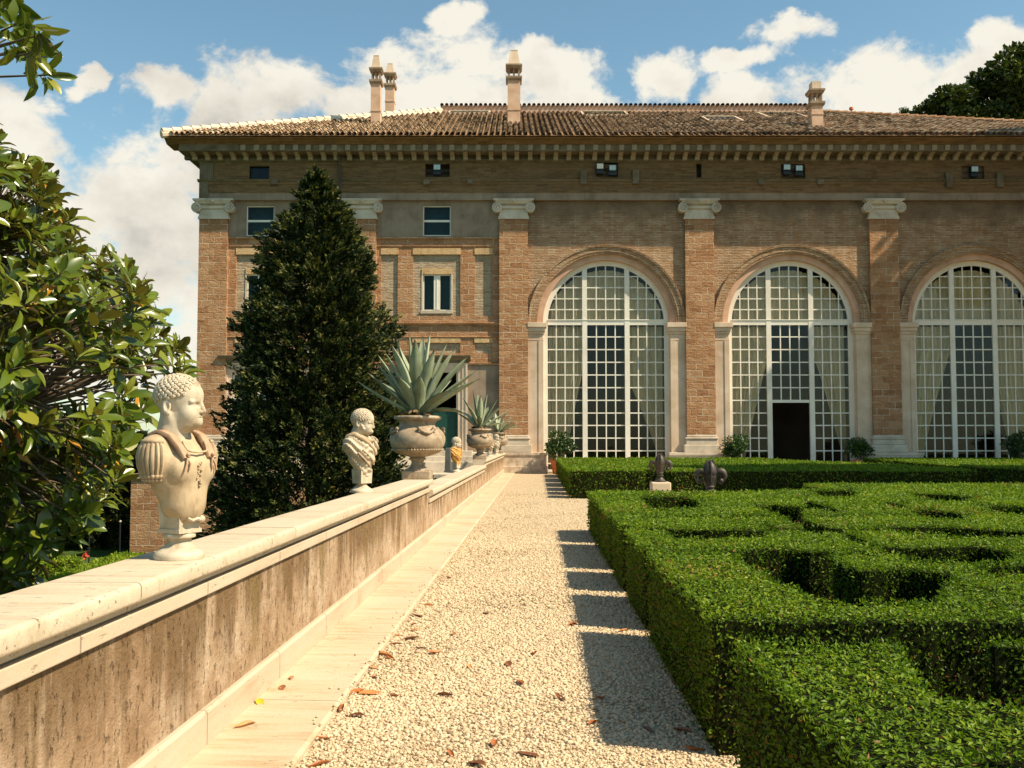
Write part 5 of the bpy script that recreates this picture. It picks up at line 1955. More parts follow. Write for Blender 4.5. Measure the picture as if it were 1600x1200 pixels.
a_ = at_z(98, 905, LOWZ + HL)
b_ = at_z(206, 866, LOWZ + HL)
low_hedge('bright low clipped hedge in the lower garden beside the brick wall', (a_[0], a_[1]), (b_[0], b_[1]), 1.1, 3)
a_ = at_z(-60, 900, LOWZ + HL)
b_ = at_z(112, 872, LOWZ + HL)
low_hedge('low clipped hedge of the lower garden behind the hanging magnolia twigs', (a_[0], a_[1]), (b_[0], b_[1]), 0.9, 4)
for px, top, lab in ((140, 822, 'thin dark garden stake in the lower garden, left of two'), (188, 816, 'thin dark garden stake with pale tip near the brick wall')):
    x, y, z = at_y(px, top, 38.5)
    t_ = thing('garden_stake', lab, 'stake', (x, y, LOWZ))
    b = MB()
    b.lathe([(0.03, 0), (0.028, z - LOWZ)], 8)
    b.build('pole', IRON, t_)
    b = MB()
    b.sphere((0, 0, z - LOWZ + 0.03), 0.045)
    b.build('knob', STONE, t_, smooth='all')
x, y, z = at_y(133, 868, 38.0)
fl = thing('red_flower', 'single red flower blooming above the low hedge of the lower garden', 'flower', (x, y, LOWZ))
b = MB()
b.tube([(0, 0, 0), (0.03, 0, (z - LOWZ) * .5), (0, 0, z - LOWZ)], 0.015, 6)
b.build('stem', LEAD, fl)
RED = flat_mat('red_petal', (0.45, 0.06, 0.025), 0.6)
rng = np.random.default_rng(4)
n = 40
P = unit_rand(rng, n) * 0.08 + np.array([0, 0, z - LOWZ])
V, F = scatter(LEAF_T * np.array([1, 1.6, 1]), LEAF_TF, P, unit_rand(rng, n), unit_rand(rng, n), rng.uniform(.09, .15, n))
np_obj('bloom', V, F, RED, fl)

# ------------------------------------------------------------------ the magnolia on the left
MAGT = np.array([(0, 0, 0), (0.12, 0.06, 0.015), (0.40, 0.19, 0.055), (0.70, 0.185, 0.045), (0.90, 0.09, -0.005), (1, 0, -0.05),
                 (0.90, -0.09, -0.005), (0.70, -0.185, 0.045), (0.40, -0.19, 0.055), (0.12, -0.06, 0.015),
                 (0.40, 0, 0.0), (0.70, 0, -0.005)], float)
MAGF = np.array([(0, 1, 2, 10), (10, 2, 3, 11), (11, 3, 4, 5), (0, 10, 8, 9), (10, 11, 7, 8), (11, 5, 6, 7)])[:, ::-1]
rng = np.random.default_rng(17)
mx_, my_ = -6.2, 7.4
mag = thing('magnolia_tree', 'large glossy leaved magnolia tree reaching in from the left edge', 'tree', (mx_, my_, LOWZ))
BASE = np.array([mx_, my_, LOWZ])
sil = np.array([(-400, -20), (-60, 120), (5, 232), (40, 258), (78, 256), (92, 312), (128, 350), (120, 385), (160, 400), (205, 400), (215, 440), (240, 470), (245, 500), (268, 520), (306, 560), (298, 585), (262, 585), (236, 600), (228, 640), (205, 665), (214, 720), (178, 770), (130, 828), (92, 850), (50, 905), (40, 925), (-60, 960), (-400, 950)], float)
up = np.array([(-160, -140), (20, -60), (22, 20), (60, 38), (82, 60), (80, 95), (76, 120), (60, 128), (45, 120), (28, 90), (-10, 50), (-160, 50)], float)
tips = []
tries = 0


def proj(P):
    c, s = math.cos(PITCH), math.sin(PITCH)
    dz = P[..., 2] - EYE
    dep = P[..., 1] * c + dz * s
    v = -P[..., 1] * s + dz * c
    return W0 / 2 + P[..., 0] / dep * FPX, H0 / 2 - v / dep * FPX, dep


n = 60000
Q = np.stack([rng.uniform(-7.5, -2.2, n), rng.uniform(4.6, 9.6, n), rng.uniform(-1.2, 5.6, n)], 1)
pxs, pys, _ = proj(Q)
ell = ((Q[:, 0] + 6.0) / 3.9) ** 2 + ((Q[:, 1] - 7.2) / 2.9) ** 2 + ((Q[:, 2] - 1.7) / 4.2) ** 2
gxq = Q[:, 0] * math.cos(ALPHA) - Q[:, 1] * math.sin(ALPHA)
ok = inside(sil, pxs, pys) & (ell < 1.0) & (gxq < -2.25)
# airy gaps low down where sky and the dark garden show
gap = vnoise(Q, 1.5, 3.0)
gap2 = vnoise(Q, 0.9, 8.0)
ok &= (gap > np.where(pys > 560, -0.12, -0.45))
ok &= ~((pys > 640) & (gap2 < -0.25) & (pxs < 190))
ok &= ~((((pxs - 105) / 72) ** 2 + ((pys - 603) / 46) ** 2 < 1) & (rng.random(n) < 0.93))
ok &= ~((((pxs - 40) / 60) ** 2 + ((pys - 760) / 40) ** 2 < 1) & (rng.random(n) < 0.8))
T = Q[ok]
# thin out: spacing
keep = []
cellsz = 0.155
occ = set()
for p in T:
    k = tuple(np.floor(p / cellsz).astype(int))
    if k in occ:
        continue
    occ.add(k)
    keep.append(p)
    if len(keep) >= 1900:
        break
T = np.array(keep)
# the separate bough hanging in at the top left
Q = np.stack([rng.uniform(-4.2, -2.2, 9000), rng.uniform(5.2, 6.6, 9000), rng.uniform(3.2, 5.2, 9000)], 1)
pxs, pys, _ = proj(Q)
T2 = Q[inside(up, pxs, pys)]
keep = []
occ = set()
for p in T2:
    k = tuple(np.floor(p / 0.15).astype(int))
    if k not in occ:
        occ.add(k)
        keep.append(p)
T2 = np.array(keep)[:26]
T = np.concatenate([T, T2])
hang = np.concatenate([np.zeros(len(T) - len(T2)), np.ones(len(T2))])
# boughs: hub points gather the twigs
trunk_top = np.array([mx_ + 0.2, my_ - 0.2, 1.9])
b = MB()
b.tube([(0, 0, -0.3), (0.1, 0, 1.8), (-0.05, 0.1, 3.6), tuple(trunk_top - BASE)], [0.30, 0.24, 0.20, 0.14], 12)
hubs = []
for k in range(26):
    i = rng.integers(0, len(T) - len(T2))
    hubs.append(trunk_top + (T[i] - trunk_top) * rng.uniform(0.5, 0.8))
hubs.append(T2.mean(0) + np.array([-0.9, 0.3, -0.35]))
hubs = np.array(hubs)
for h_ in hubs:
    st = BASE + np.array([0, 0, rng.uniform(1.9, 5.2)])
    mid = (st + h_) / 2 + rng.normal(0, 0.15, 3)
    b.tube([tuple(st - BASE), tuple(mid - BASE), tuple(h_ - BASE)], [0.075, 0.048, 0.026], 7)
b.build('trunk', BARK, mag)
b = MB()
for i, p in enumerate(T):
    if i >= len(T) - len(T2):
        h_ = hubs[-1]
    else:
        dd_ = np.linalg.norm(hubs[:-1] - p, axis=1)
        h_ = hubs[:-1][int(dd_.argmin())]
    mid = h_ * 0.45 + p * 0.55 + rng.normal(0, 0.05, 3) + np.array([0, 0, -0.04])
    b.tube([tuple(h_ - BASE), tuple(mid - BASE), tuple(p - BASE)], [0.014, 0.009, 0.005], 5, cap=False)
b.build('twigs', flat_mat('twig_bark', (0.13, 0.095, 0.065), 0.9, 0.1, 0, 0.2, 9), mag)
cen = np.array([mx_, my_, 0.6])
per = 12
rep = np.repeat(np.arange(len(T)), per)
n = len(rep)
outd = T - cen
outd /= np.linalg.norm(outd, axis=1, keepdims=True)
tw = outd * 0.8 + unit_rand(rng, len(T)) * 0.55 + np.array([0.1, -0.1, 0.45])
tw[hang > 0] = unit_rand(rng, len(T2)) * 0.5 + np.array([0.5, -0.2, -0.35])
tw /= np.linalg.norm(tw, axis=1, keepdims=True)
ref = np.cross(tw, np.array([0.3, 0.2, 0.93]))
ref /= np.linalg.norm(ref, axis=1, keepdims=True)
ref2 = np.cross(tw, ref)
ang = np.tile(np.arange(per) * 2.4, len(T)) + rng.normal(0, 0.3, n)
spread = np.tile(np.linspace(0.35, 1.45, per), len(T)) + rng.normal(0, 0.12, n)
rad = ref[rep] * np.cos(ang)[:, None] + ref2[rep] * np.sin(ang)[:, None]
AX = tw[rep] * np.cos(spread)[:, None] + rad * np.sin(spread)[:, None]
NR = tw[rep] * np.sin(spread)[:, None] - rad * np.cos(spread)[:, None] + unit_rand(rng, n) * 0.15
P = T[rep] - tw[rep] * (np.tile(np.linspace(0, 0.09, per), len(T)))[:, None] + AX * 0.012
size = rng.uniform(0.09, 0.215, n) * np.where(np.tile(np.arange(per), len(T)) < 3, 0.7, 1.0)
rv = np.clip(rng.beta(2.2, 2.2, n) * 0.85 + 0.04, 0, 0.93)
old = np.tile(np.arange(per) >= per - 3, len(T)) & (rng.random(n) < 0.06)
rv[old] = rng.uniform(0.97, 1.0, old.sum())
# several leaf shapes: flat, cupped, curled at the tip, waved
VV, FF, RR_ = [], [], []
kind = rng.integers(0, 5, n)
nv = 0
for kk in range(5):
    m_k = kind == kk
    tv = MAGT.copy()
    tv[:, 1] *= (1.0, 0.85, 1.12, 0.7, 0.95)[kk]
    tv[:, 2] *= (1.0, 2.0, 0.4, 2.6, 1.4)[kk]
    tv[:, 2] += (-0.10, -0.28, 0.10, -0.18, 0.0)[kk] * tv[:, 0] ** 2 + (0, 0, 0, 0, 0.05)[kk] * np.sin(tv[:, 0] * 9)
    V, F = scatter(tv, MAGF, (P - BASE)[m_k], AX[m_k], NR[m_k], size[m_k])
    VV.append(V)
    FF.append(F + nv)
    nv += len(V)
    RR_.append(np.repeat(rv[m_k], len(MAGT)))
np_obj('foliage', np.concatenate(VV), np.concatenate(FF), LEAF_MAG, mag, attrs={'rnd': np.concatenate(RR_)}, smooth=True)


# ------------------------------------------------------------------ broadleaf trees: on the hill behind, and on the terrace to the right
def broadleaf(label, x, y, z0, lobes, seed, nl, leaf, group=None):
    """lobes: (centre, radii) in metres from the foot"""
    rng = np.random.default_rng(seed)
    root = thing('broadleaf_tree', label, 'tree', (x, y, z0), 0, group)
    b = MB()
    top = max(c[2] for c, r in lobes)
    b.tube([(0, 0, -0.5), (0.1, 0, top * .25), (-0.1, 0.1, top * .5), (0, 0, top * 0.8)], [top * .030, top * .024, top * .018, top * .006], 10)
    for c, r in lobes:
        b.tube([(0, 0, top * rng.uniform(.25, .5)), (c[0] * .5, c[1] * .5, c[2] * .72), tuple(c)], [top * .013, top * .008, top * .003], 7)
    b.build('trunk', BARK, root)
    P, DD = [], []
    vol = np.array([r[0] * r[1] * r[2] for c, r in lobes]) ** (2 / 3)
    for (c, r), w in zip(lobes, vol / vol.sum()):
        p, d_ = crown_pts(rng, int(nl * w), c, np.array(r) * 1.05, 14, 0.35)
        P.append(p)
        DD.append(d_)
    P, DD = np.concatenate(P), np.concatenate(DD)
    n = len(P)
    V, F = scatter(LEAF_T * np.array([1, 1.5, 1]), LEAF_TF, P, DD * .6 + unit_rand(rng, n), unit_rand(rng, n) + np.array([0, 0, .6]), leaf * rng.uniform(.6, 1.3, n))
    rv = np.clip(rng.beta(2, 2.2, n) * .8 + .25 * (0.5 + 0.5 * vnoise(P, 0.7, seed)) - .05, 0, 1)
    np_obj('foliage', V, F, LEAF_WOOD, root, attrs={'rnd': np.repeat(rv, 4)})
    return root


def hill_tree(label, Y, blobs_, seed, nl, leaf, zfoot, group):
    """blobs_: (px, py, radius px) of its crown lobes seen at distance Y"""
    x0 = at_y(blobs_[0][0], blobs_[0][1], Y)[0]
    lobes = []
    for px, py, r in blobs_:
        x, _, z = at_y(px, py, Y)
        m = r * Y / FPX
        lobes.append(((x - x0, random.Random(px).uniform(-.5, .5) * m, z - zfoot), (m, m * 0.9, m * 0.85)))
    broadleaf(label, x0, Y, zfoot, lobes, seed, nl, leaf, group)


hill_tree('tall dark green tree crown above the right end of the roof', 78, [(1590, 150, 60), (1545, 130, 45), (1495, 160, 42), (1570, 190, 55), (1610, 95, 50), (1505, 192, 40), (1640, 170, 70)], 31, 26000, 0.42, 9.0, 'trees on the hill behind the villa')
hill_tree('small lighter tree on the hill behind the roof, left of the tall dark crown', 80, [(1458, 174, 24), (1436, 180, 16), (1482, 190, 26)], 32, 3500, 0.34, 9.0, 'trees on the hill behind the villa')
hill_tree('tiny bush showing above the roof line, leftmost of the hill trees', 82, [(1412, 176, 11), (1404, 188, 10), (1424, 184, 11)], 33, 700, 0.25, 9.0, 'trees on the hill behind the villa')
x, y, z = at_y(1330, 168, D + 9)
# a little roof vent
b = MB()
vx, vy, vz = x, 9.0, z
b.lathe([(0.05, -0.9), (0.05, -0.12), (0.13, -0.12), (0.11, 0.0), (0.01, 0.05)], 12, c=(vx, vy, vz))
vb(b, 'roof_vent', TERRA)

# hill behind
b = MB()
nx_, ny_ = 50, 20
V = []
for j in range(ny_ + 1):
    for i in range(nx_ + 1):
        x = 2 + 90 * i / nx_
        y = 72 + 60 * j / ny_
        z = LOWZ + 13.5 * (1 - math.exp(-max(y - 71, 0) / 3.0)) * min(1, max(0, (x - 2) / 30)) + 0.4 * math.sin(x * .3) * math.cos(y * .4)
        V.append((x, y, z))
b.add(V, [(j * (nx_ + 1) + i, j * (nx_ + 1) + i + 1, (j + 1) * (nx_ + 1) + i + 1, (j + 1) * (nx_ + 1) + i) for j in range(ny_) for i in range(nx_)])
tag(b.build('hill', LAWN_M, smooth='all'), kind='structure')

# broad tree on the terrace right of the frame; the villa's right end stands in its shade
broadleaf('broad evergreen oak on the terrace beyond the right edge, shading the villa', 35.5, 41.5, 0.0,
          [((0, 0, 17.6), (8.6, 8.0, 8.6)), ((-3.5, -0.5, 16.0), (5.5, 5.5, 5.5)), ((5.0, 2, 17), (6, 6, 6)), ((0.5, 0, 22.5), (6.5, 6.5, 4.5)), ((0.5, 0, 11.5), (7.5, 6, 5.0)), ((-3, 1.5, 12.5), (6, 5, 5))], 41, 100000, 0.58)
broadleaf('second tall evergreen oak beyond the right edge, shading the far hedge bed', 27.5, 22.0, 0.0,
          [((0, 0, 18.5), (7.0, 5.2, 5.2)), ((-2.5, .5, 15.5), (4.5, 4, 4)), ((3, -.5, 16), (5, 4.5, 5)), ((0.5, 0, 21.5), (5, 4.0, 3))], 43, 60000, 0.5)

# ------------------------------------------------------------------ sculpting by distance fields (surface nets)
def smin(a, b, k):
    h_ = np.clip(0.5 + 0.5 * (b - a) / k, 0, 1)
    return b * (1 - h_) + a * h_ - k * h_ * (1 - h_)


def smax(a, b, k):
    return -smin(-a, -b, k)


def s_ell(P, c, r):
    q = P - np.asarray(c, np.float32)
    r = np.asarray(r, np.float32)
    k0 = np.sqrt(((q / r) ** 2).sum(-1)) + 1e-6
    k1 = np.sqrt(((q / (r * r)) ** 2).sum(-1)) + 1e-6
    return k0 * (k0 - 1) / k1


def s_cap(P, a, b, ra, rb):
    a, b = np.asarray(a, np.float32), np.asarray(b, np.float32)
    ab = b - a
    t_ = np.clip(((P - a) @ ab) / (ab @ ab), 0, 1)
    d_ = P - a - t_[..., None] * ab
    return np.sqrt((d_ ** 2).sum(-1)) - (ra + (rb - ra) * t_)


def nets(fn, lo, hi, h):
    lo, hi = np.asarray(lo, float), np.asarray(hi, float)
    n = np.ceil((hi - lo) / h).astype(int) + 1
    ax = [lo[i] + h * np.arange(n[i]) for i in range(3)]
    P = np.stack(np.meshgrid(*ax, indexing='ij'), -1).astype(np.float32)
    f = fn(P).astype(np.float32)
    s = f < 0
    nx, ny, nz = n
    cnt = np.zeros((nx - 1, ny - 1, nz - 1), np.float32)
    acc = np.zeros((nx - 1, ny - 1, nz - 1, 3), np.float32)
    for a in range(3):
        o1, o2 = [(0, 1), (0, 1)], None
        others = [i for i in range(3) if i != a]
        for u in (0, 1):
            for v in (0, 1):
                st = [0, 0, 0]
                st[others[0]], st[others[1]] = u, v
                en = list(st)
                en[a] = 1
                sl0 = tuple(slice(st[i], st[i] + n[i] - 1) for i in range(3))
                sl1 = tuple(slice(en[i], en[i] + n[i] - 1) for i in range(3))
                f0, f1 = f[sl0], f[sl1]
                m = s[sl0] != s[sl1]
                t_ = np.where(m, f0 / np.where(m, f0 - f1, 1), 0)
                cnt += m
                for i in range(3):
                    acc[..., i] += m * ((st[i] + t_) if i == a else st[i])
    act = cnt > 0
    idx = -np.ones(act.shape, np.int64)
    ii = np.argwhere(act)
    idx[act] = np.arange(len(ii))
    V = (ii + acc[act] / cnt[act][:, None]) * h + lo
    F = []
    for a in range(3):
        b_, c_ = [(1, 2), (2, 0), (0, 1)][a]
        sl0 = [slice(1, -1)] * 3
        sl1 = [slice(1, -1)] * 3
        sl0[a] = slice(0, n[a] - 1)
        sl1[a] = slice(1, n[a])
        m = s[tuple(sl0)] != s[tuple(sl1)]
        inn = s[tuple(sl0)][m]
        q = np.argwhere(m)
        off = np.ones(3, int)
        off[a] = 0
        q = q + off
        e1, e2 = np.zeros(3, int), np.zeros(3, int)
        e1[b_], e2[c_] = 1, 1
        g_ = lambda w: idx[w[:, 0], w[:, 1], w[:, 2]]
        fc = np.stack([g_(q - e1 - e2), g_(q - e2), g_(q), g_(q - e1)], 1)
        fc[~inn] = fc[~inn][:, ::-1]
        F.append(fc)
    return V, np.concatenate(F)


def rotz(V, a, c=(0, 0, 0)):
    V = np.asarray(V, float) - np.asarray(c)
    R = np.array([[math.cos(a), -math.sin(a), 0], [math.sin(a), math.cos(a), 0], [0, 0, 1]])
    return V @ R.T + np.asarray(c)


def marble(name, base, dark, light, stain=0.5):
    m, g = new_mat(name)
    o = g.obj()
    n1 = g.noise(o, 7.0, 7, 0.62, 0.6)
    c = g.ramp(n1, [(0.30, dark), (0.50, base), (0.72, light)])
    st = g.smooth(g.noise(g.vmul(o, (9, 9, 3)), 1.0, 6, 0.65), 0.52, 0.72)
    c = g.mix(g.math('MULTIPLY', st, stain), c, tuple(v * 0.55 for v in dark))
    # darker in the carved hollows
    geo = g.node('ShaderNodeNewGeometry')
    pt = g.smooth(geo.outputs['Pointiness'], 0.50, 0.42)
    c = g.mix(g.math('MULTIPLY', pt, 0.35), c, tuple(v * 0.45 for v in dark))
    g.out(g.bsdf(c, 0.65, g.bump(g.noise(o, 60, 5, 0.6), 0.25, 0.004), 0.3))
    return m


MARBLE = marble('cream_marble', (0.52, 0.43, 0.31), (0.36, 0.27, 0.17), (0.60, 0.52, 0.40), 0.5)
MARBLE_TAN = marble('tan_marble', (0.44, 0.325, 0.20), (0.29, 0.19, 0.105), (0.53, 0.415, 0.275), 0.6)
MARBLE_PINK = marble('rosy_marble', (0.42, 0.265, 0.16), (0.30, 0.175, 0.10), (0.49, 0.335, 0.215), 0.4)
MARBLE_ORANGE = marble('orange_marble', (0.60, 0.31, 0.08), (0.42, 0.19, 0.05), (0.70, 0.46, 0.17), 0.4)
MARBLE_GREY = flat_mat('grey_support', (0.10, 0.095, 0.085), 0.8)


def head_fn(P, beard=False):
    f = s_ell(P, (-.025, 0, .800), (.116, .090, .103))
    f = smin(f, s_ell(P, (.030, 0, .735), (.074, .068, .105)), .03)
    f = smin(f, s_ell(P, (.040, 0, .805), (.062, .068, .055)), .03)
    f = smin(f, s_ell(P, (.030, 0, .682), (.064, .060, .046)), .03)
    f = smin(f, s_ell(P, (.083, 0, .667), (.025, .027, .024)), .018)
    Q = P.copy()
    Q[..., 1] = np.abs(Q[..., 1])
    f = smin(f, s_ell(Q, (.052, .040, .712), (.036, .030, .036)), .02)
    # neck and the roll under the chin
    f = smin(f, s_cap(P, (-.040, 0, .70), (-.058, 0, .545), .066, .082), .03)
    f = smin(f, s_ell(P, (.020, 0, .652), (.052, .052, .028)), .02)
    f = smin(f, s_cap(Q, (-.040, .060, .70), (.015, .018, .565), .020, .014), .02)
    # orbits, brow, nose
    f = smax(f, -s_ell(Q, (.108, .034, .753), (.026, .022, .0145)), .010)
    f = smin(f, s_ell(Q, (.071, .034, .753), (.0175, .017, .0125)), .003)
    f = smin(f, s_cap(Q, (.089, .034 - .02, .7715), (.076, .060, .768), .0095, .009), .008)
    f = smin(f, s_cap(Q, (.083, .020, .7645), (.072, .052, .7635), .0055, .005), .002)
    f = smin(f, s_cap(Q, (.086, .022, .7455), (.073, .050, .7475), .0045, .004), .003)
    f = smin(f, s_cap(P, (.094, 0, .778), (.116, 0, .722), .0090, .0120), .008)
    f = smin(f, s_ell(Q, (.104, .0125, .717), (.013, .009, .009)), .005)
    f = smin(f, s_ell(P, (.112, 0, .717), (.008, .009, .008)), .006)
    # mouth
    f = smin(f, s_ell(P, (.080, 0, .690), (.022, .030, .022)), .012)
    f = smin(f, s_cap(Q, (.1045, 0.0, .6955), (.092, .022, .6915), .0058, .0035), .003)
    f = smin(f, s_cap(Q, (.1020, 0.0, .6835), (.092, .019, .6865), .0066, .0035), .003)
    f = smax(f, -s_cap(Q, (.1105, 0.0, .6895), (.092, .026, .6885), .0042, .0030), .002)
    # ears
    e = s_ell(Q, (-.040, .0885, .742), (.024, .0125, .038))
    e = smax(e, -s_ell(Q, (-.033, .1010, .744), (.013, .0115, .024)), .004)
    e = smin(e, s_ell(Q, (-.032, .090, .712), (.012, .009, .012)), .006)
    f = smin(f, e, .006)
    if beard:
        b_ = s_ell(P, (.048, 0, .672), (.068, .064, .052))
        b_ = smin(b_, s_cap(Q, (.030, .064, .69), (-.012, .078, .745), .018, .012), .012)
        b_ += .004 * np.sin(P[..., 2] * 260 + P[..., 0] * 140) * np.sin(P[..., 1] * 190 + P[..., 0] * 90)
        b_ = smax(b_, -s_ell(P, (.108, 0, .690), (.024, .026, .014)), .006)
        f = smin(f, b_, .006)
    return f


def hair_curls(seed, style):
    """tight carved curls laid over the skull"""
    rs = np.random.default_rng(seed)
    b = MB()
    n = 380 if style == 'curls' else 420
    pts = []
    for i in range(n):
        z = 1 - 2 * (i + .5) / n
        a = i * 2.399963
        r_ = math.sqrt(1 - z * z)
        pts.append((r_ * math.cos(a), r_ * math.sin(a), z))
    for d_ in pts:
        d_ = np.array(d_)
        p = np.array([-.022, 0, .798]) + d_ * np.array([.1165, .0915, .1045])
        x, y, z = p
        line = np.interp(x, [-.15, -.09, -.04, 0.0, 0.045, 0.075, .1], [.79, .765, .785, .775, .805, .842, .86])
        if style == 'locks':
            line = np.interp(x, [-.15, -.09, -.04, 0.0, 0.045, 0.075, .1], [.70, .70, .785, .785, .795, .80, .805])
        if z < line:
            continue
        nr = d_ / np.array([.119, .094, .107])
        nr /= np.linalg.norm(nr)
        t1 = np.cross(nr, (0.2, 0.1, 1.0))
        t1 /= np.linalg.norm(t1)
        t2 = np.cross(nr, t1)
        R = rs.uniform(.0075, .0115)
        ph = rs.uniform(0, 6.28)
        if style == 'curls':
            loop = [p + nr * (.0035 + .002 * k / 9) + (t1 * math.cos(ph + k * .66) + t2 * math.sin(ph + k * .66)) * R * (1 - k * .055) for k in range(15)]
            b.tube(loop, [.0047] * 14 + [.003], 5)
        else:
            dn = -t2 if t2[2] > 0 else t2
            loop = [p + nr * (.004 * math.sin(math.pi * k / 6)) + dn * (k / 6 - .4) * .034 + t1 * .006 * math.sin(k * 1.1 + ph) for k in range(7)]
            b.tube(loop, [.005, .0085, .0092, .0085, .0075, .006, .003], 5)
    return b


def hair_cap(P, style):
    f = s_ell(P, (-.022, 0, .798), (.1175, .092, .1055))
    if style == 'curls':
        cut = .790 - P[..., 0] * 0.0 + np.clip((P[..., 0] - .02), 0, 1) * 1.0
        f = smax(f, cut - P[..., 2], .006)
    else:
        cut = .78 + np.clip(P[..., 0] - .02, 0, 1) * .25 - np.clip(-.05 - P[..., 0], 0, 1) * 1.1
        f = smax(f, cut - P[..., 2], .006)
        f += .0016 * np.sin(P[..., 0] * 150 + P[..., 2] * 210) * np.sin(P[..., 1] * 170)
    return f


def torso_cuirass(P):
    Q = P.copy()
    Q[..., 1] = np.abs(Q[..., 1])
    f = s_ell(P, (.0, 0, .420), (.120, .180, .165))
    f = smin(f, s_ell(Q, (-.02, .165, .500), (.078, .075, .090)), .05)
    f = smin(f, s_cap(Q, (-.045, .03, .590), (-.03, .16, .545), .050, .048), .05)
    f = smin(f, s_ell(Q, (.078, .072, .438), (.050, .078, .066)), .03)
    f = smin(f, s_ell(P, (.022, 0, .28), (.098, .125, .13)), .04)
    f = smax(f, -s_cap(P, (.140, 0, .52), (.130, 0, .26), .010, .012), .02)
    # arms cut off on a slant, hem rising to the sides
    f = smax(f, (Q[..., 1] - .215) * .9 + (0.36 - P[..., 2]) * .45, .01)
    f = smax(f, .175 + np.clip(Q[..., 1] - .05, 0, 1) * 1.0 - P[..., 2] + np.clip(-P[..., 0], 0, 1) * .2, .012)
    # hem roll
    return f


def torso_drape(P):
    Q = P.copy()
    Q[..., 1] = np.abs(Q[..., 1])
    f = s_ell(P, (.0, 0, .420), (.115, .170, .170))
    f = smin(f, s_ell(Q, (-.02, .155, .500), (.075, .072, .088)), .05)
    f = smin(f, s_cap(Q, (-.045, .03, .585), (-.03, .15, .54), .050, .048), .05)
    f = smin(f, s_ell(P, (.020, 0, .27), (.085, .095, .13)), .04)
    # folds fall diagonally from the right shoulder round the chest
    u = P[..., 1] * 0.8 + P[..., 2] * 1.0 + 0.25 * np.abs(P[..., 0])
    f -= .010 * np.sin(u * 62 + 2.2 * np.sin(P[..., 1] * 14 + P[..., 2] * 6)) * np.clip((P[..., 2] - .16) * 6, 0, 1)
    v = (P[..., 1] - .02) ** 2 * 9 + (P[..., 2] - .30)
    f -= .006 * np.sin(v * 90) * (P[..., 0] > 0)
    f = smax(f, (Q[..., 1] - .20) * .9 + (0.36 - P[..., 2]) * .42, .012)
    f = smax(f, .165 + np.clip(Q[..., 1] - .045, 0, 1) * 1.25 - P[..., 2], .014)
    return f


def socle(b, h=.215):
    b.lathe([(.122, 0.0), (.124, .012), (.122, .028), (.112, .036), (.100, .044), (.088, .052), (.066, .068), (.056, .085), (.060, .097), (.078, .104), (.080, .118), (.070, .126), (.06, .13)], 32)


def parts_obj(root, name, V, F, mat, smooth=True):
    return np_obj(name, V, F, mat, root, smooth=smooth)


def add_mb(root, b, name, mat, rot=0.0, smooth=True, angle=60):
    if rot:
        b.V = [tuple(v) for v in rotz(np.array([tuple(v) for v in b.V]), rot)]
    return b.build(name, mat, root, smooth=smooth, angle=angle)


BZ = 0.945
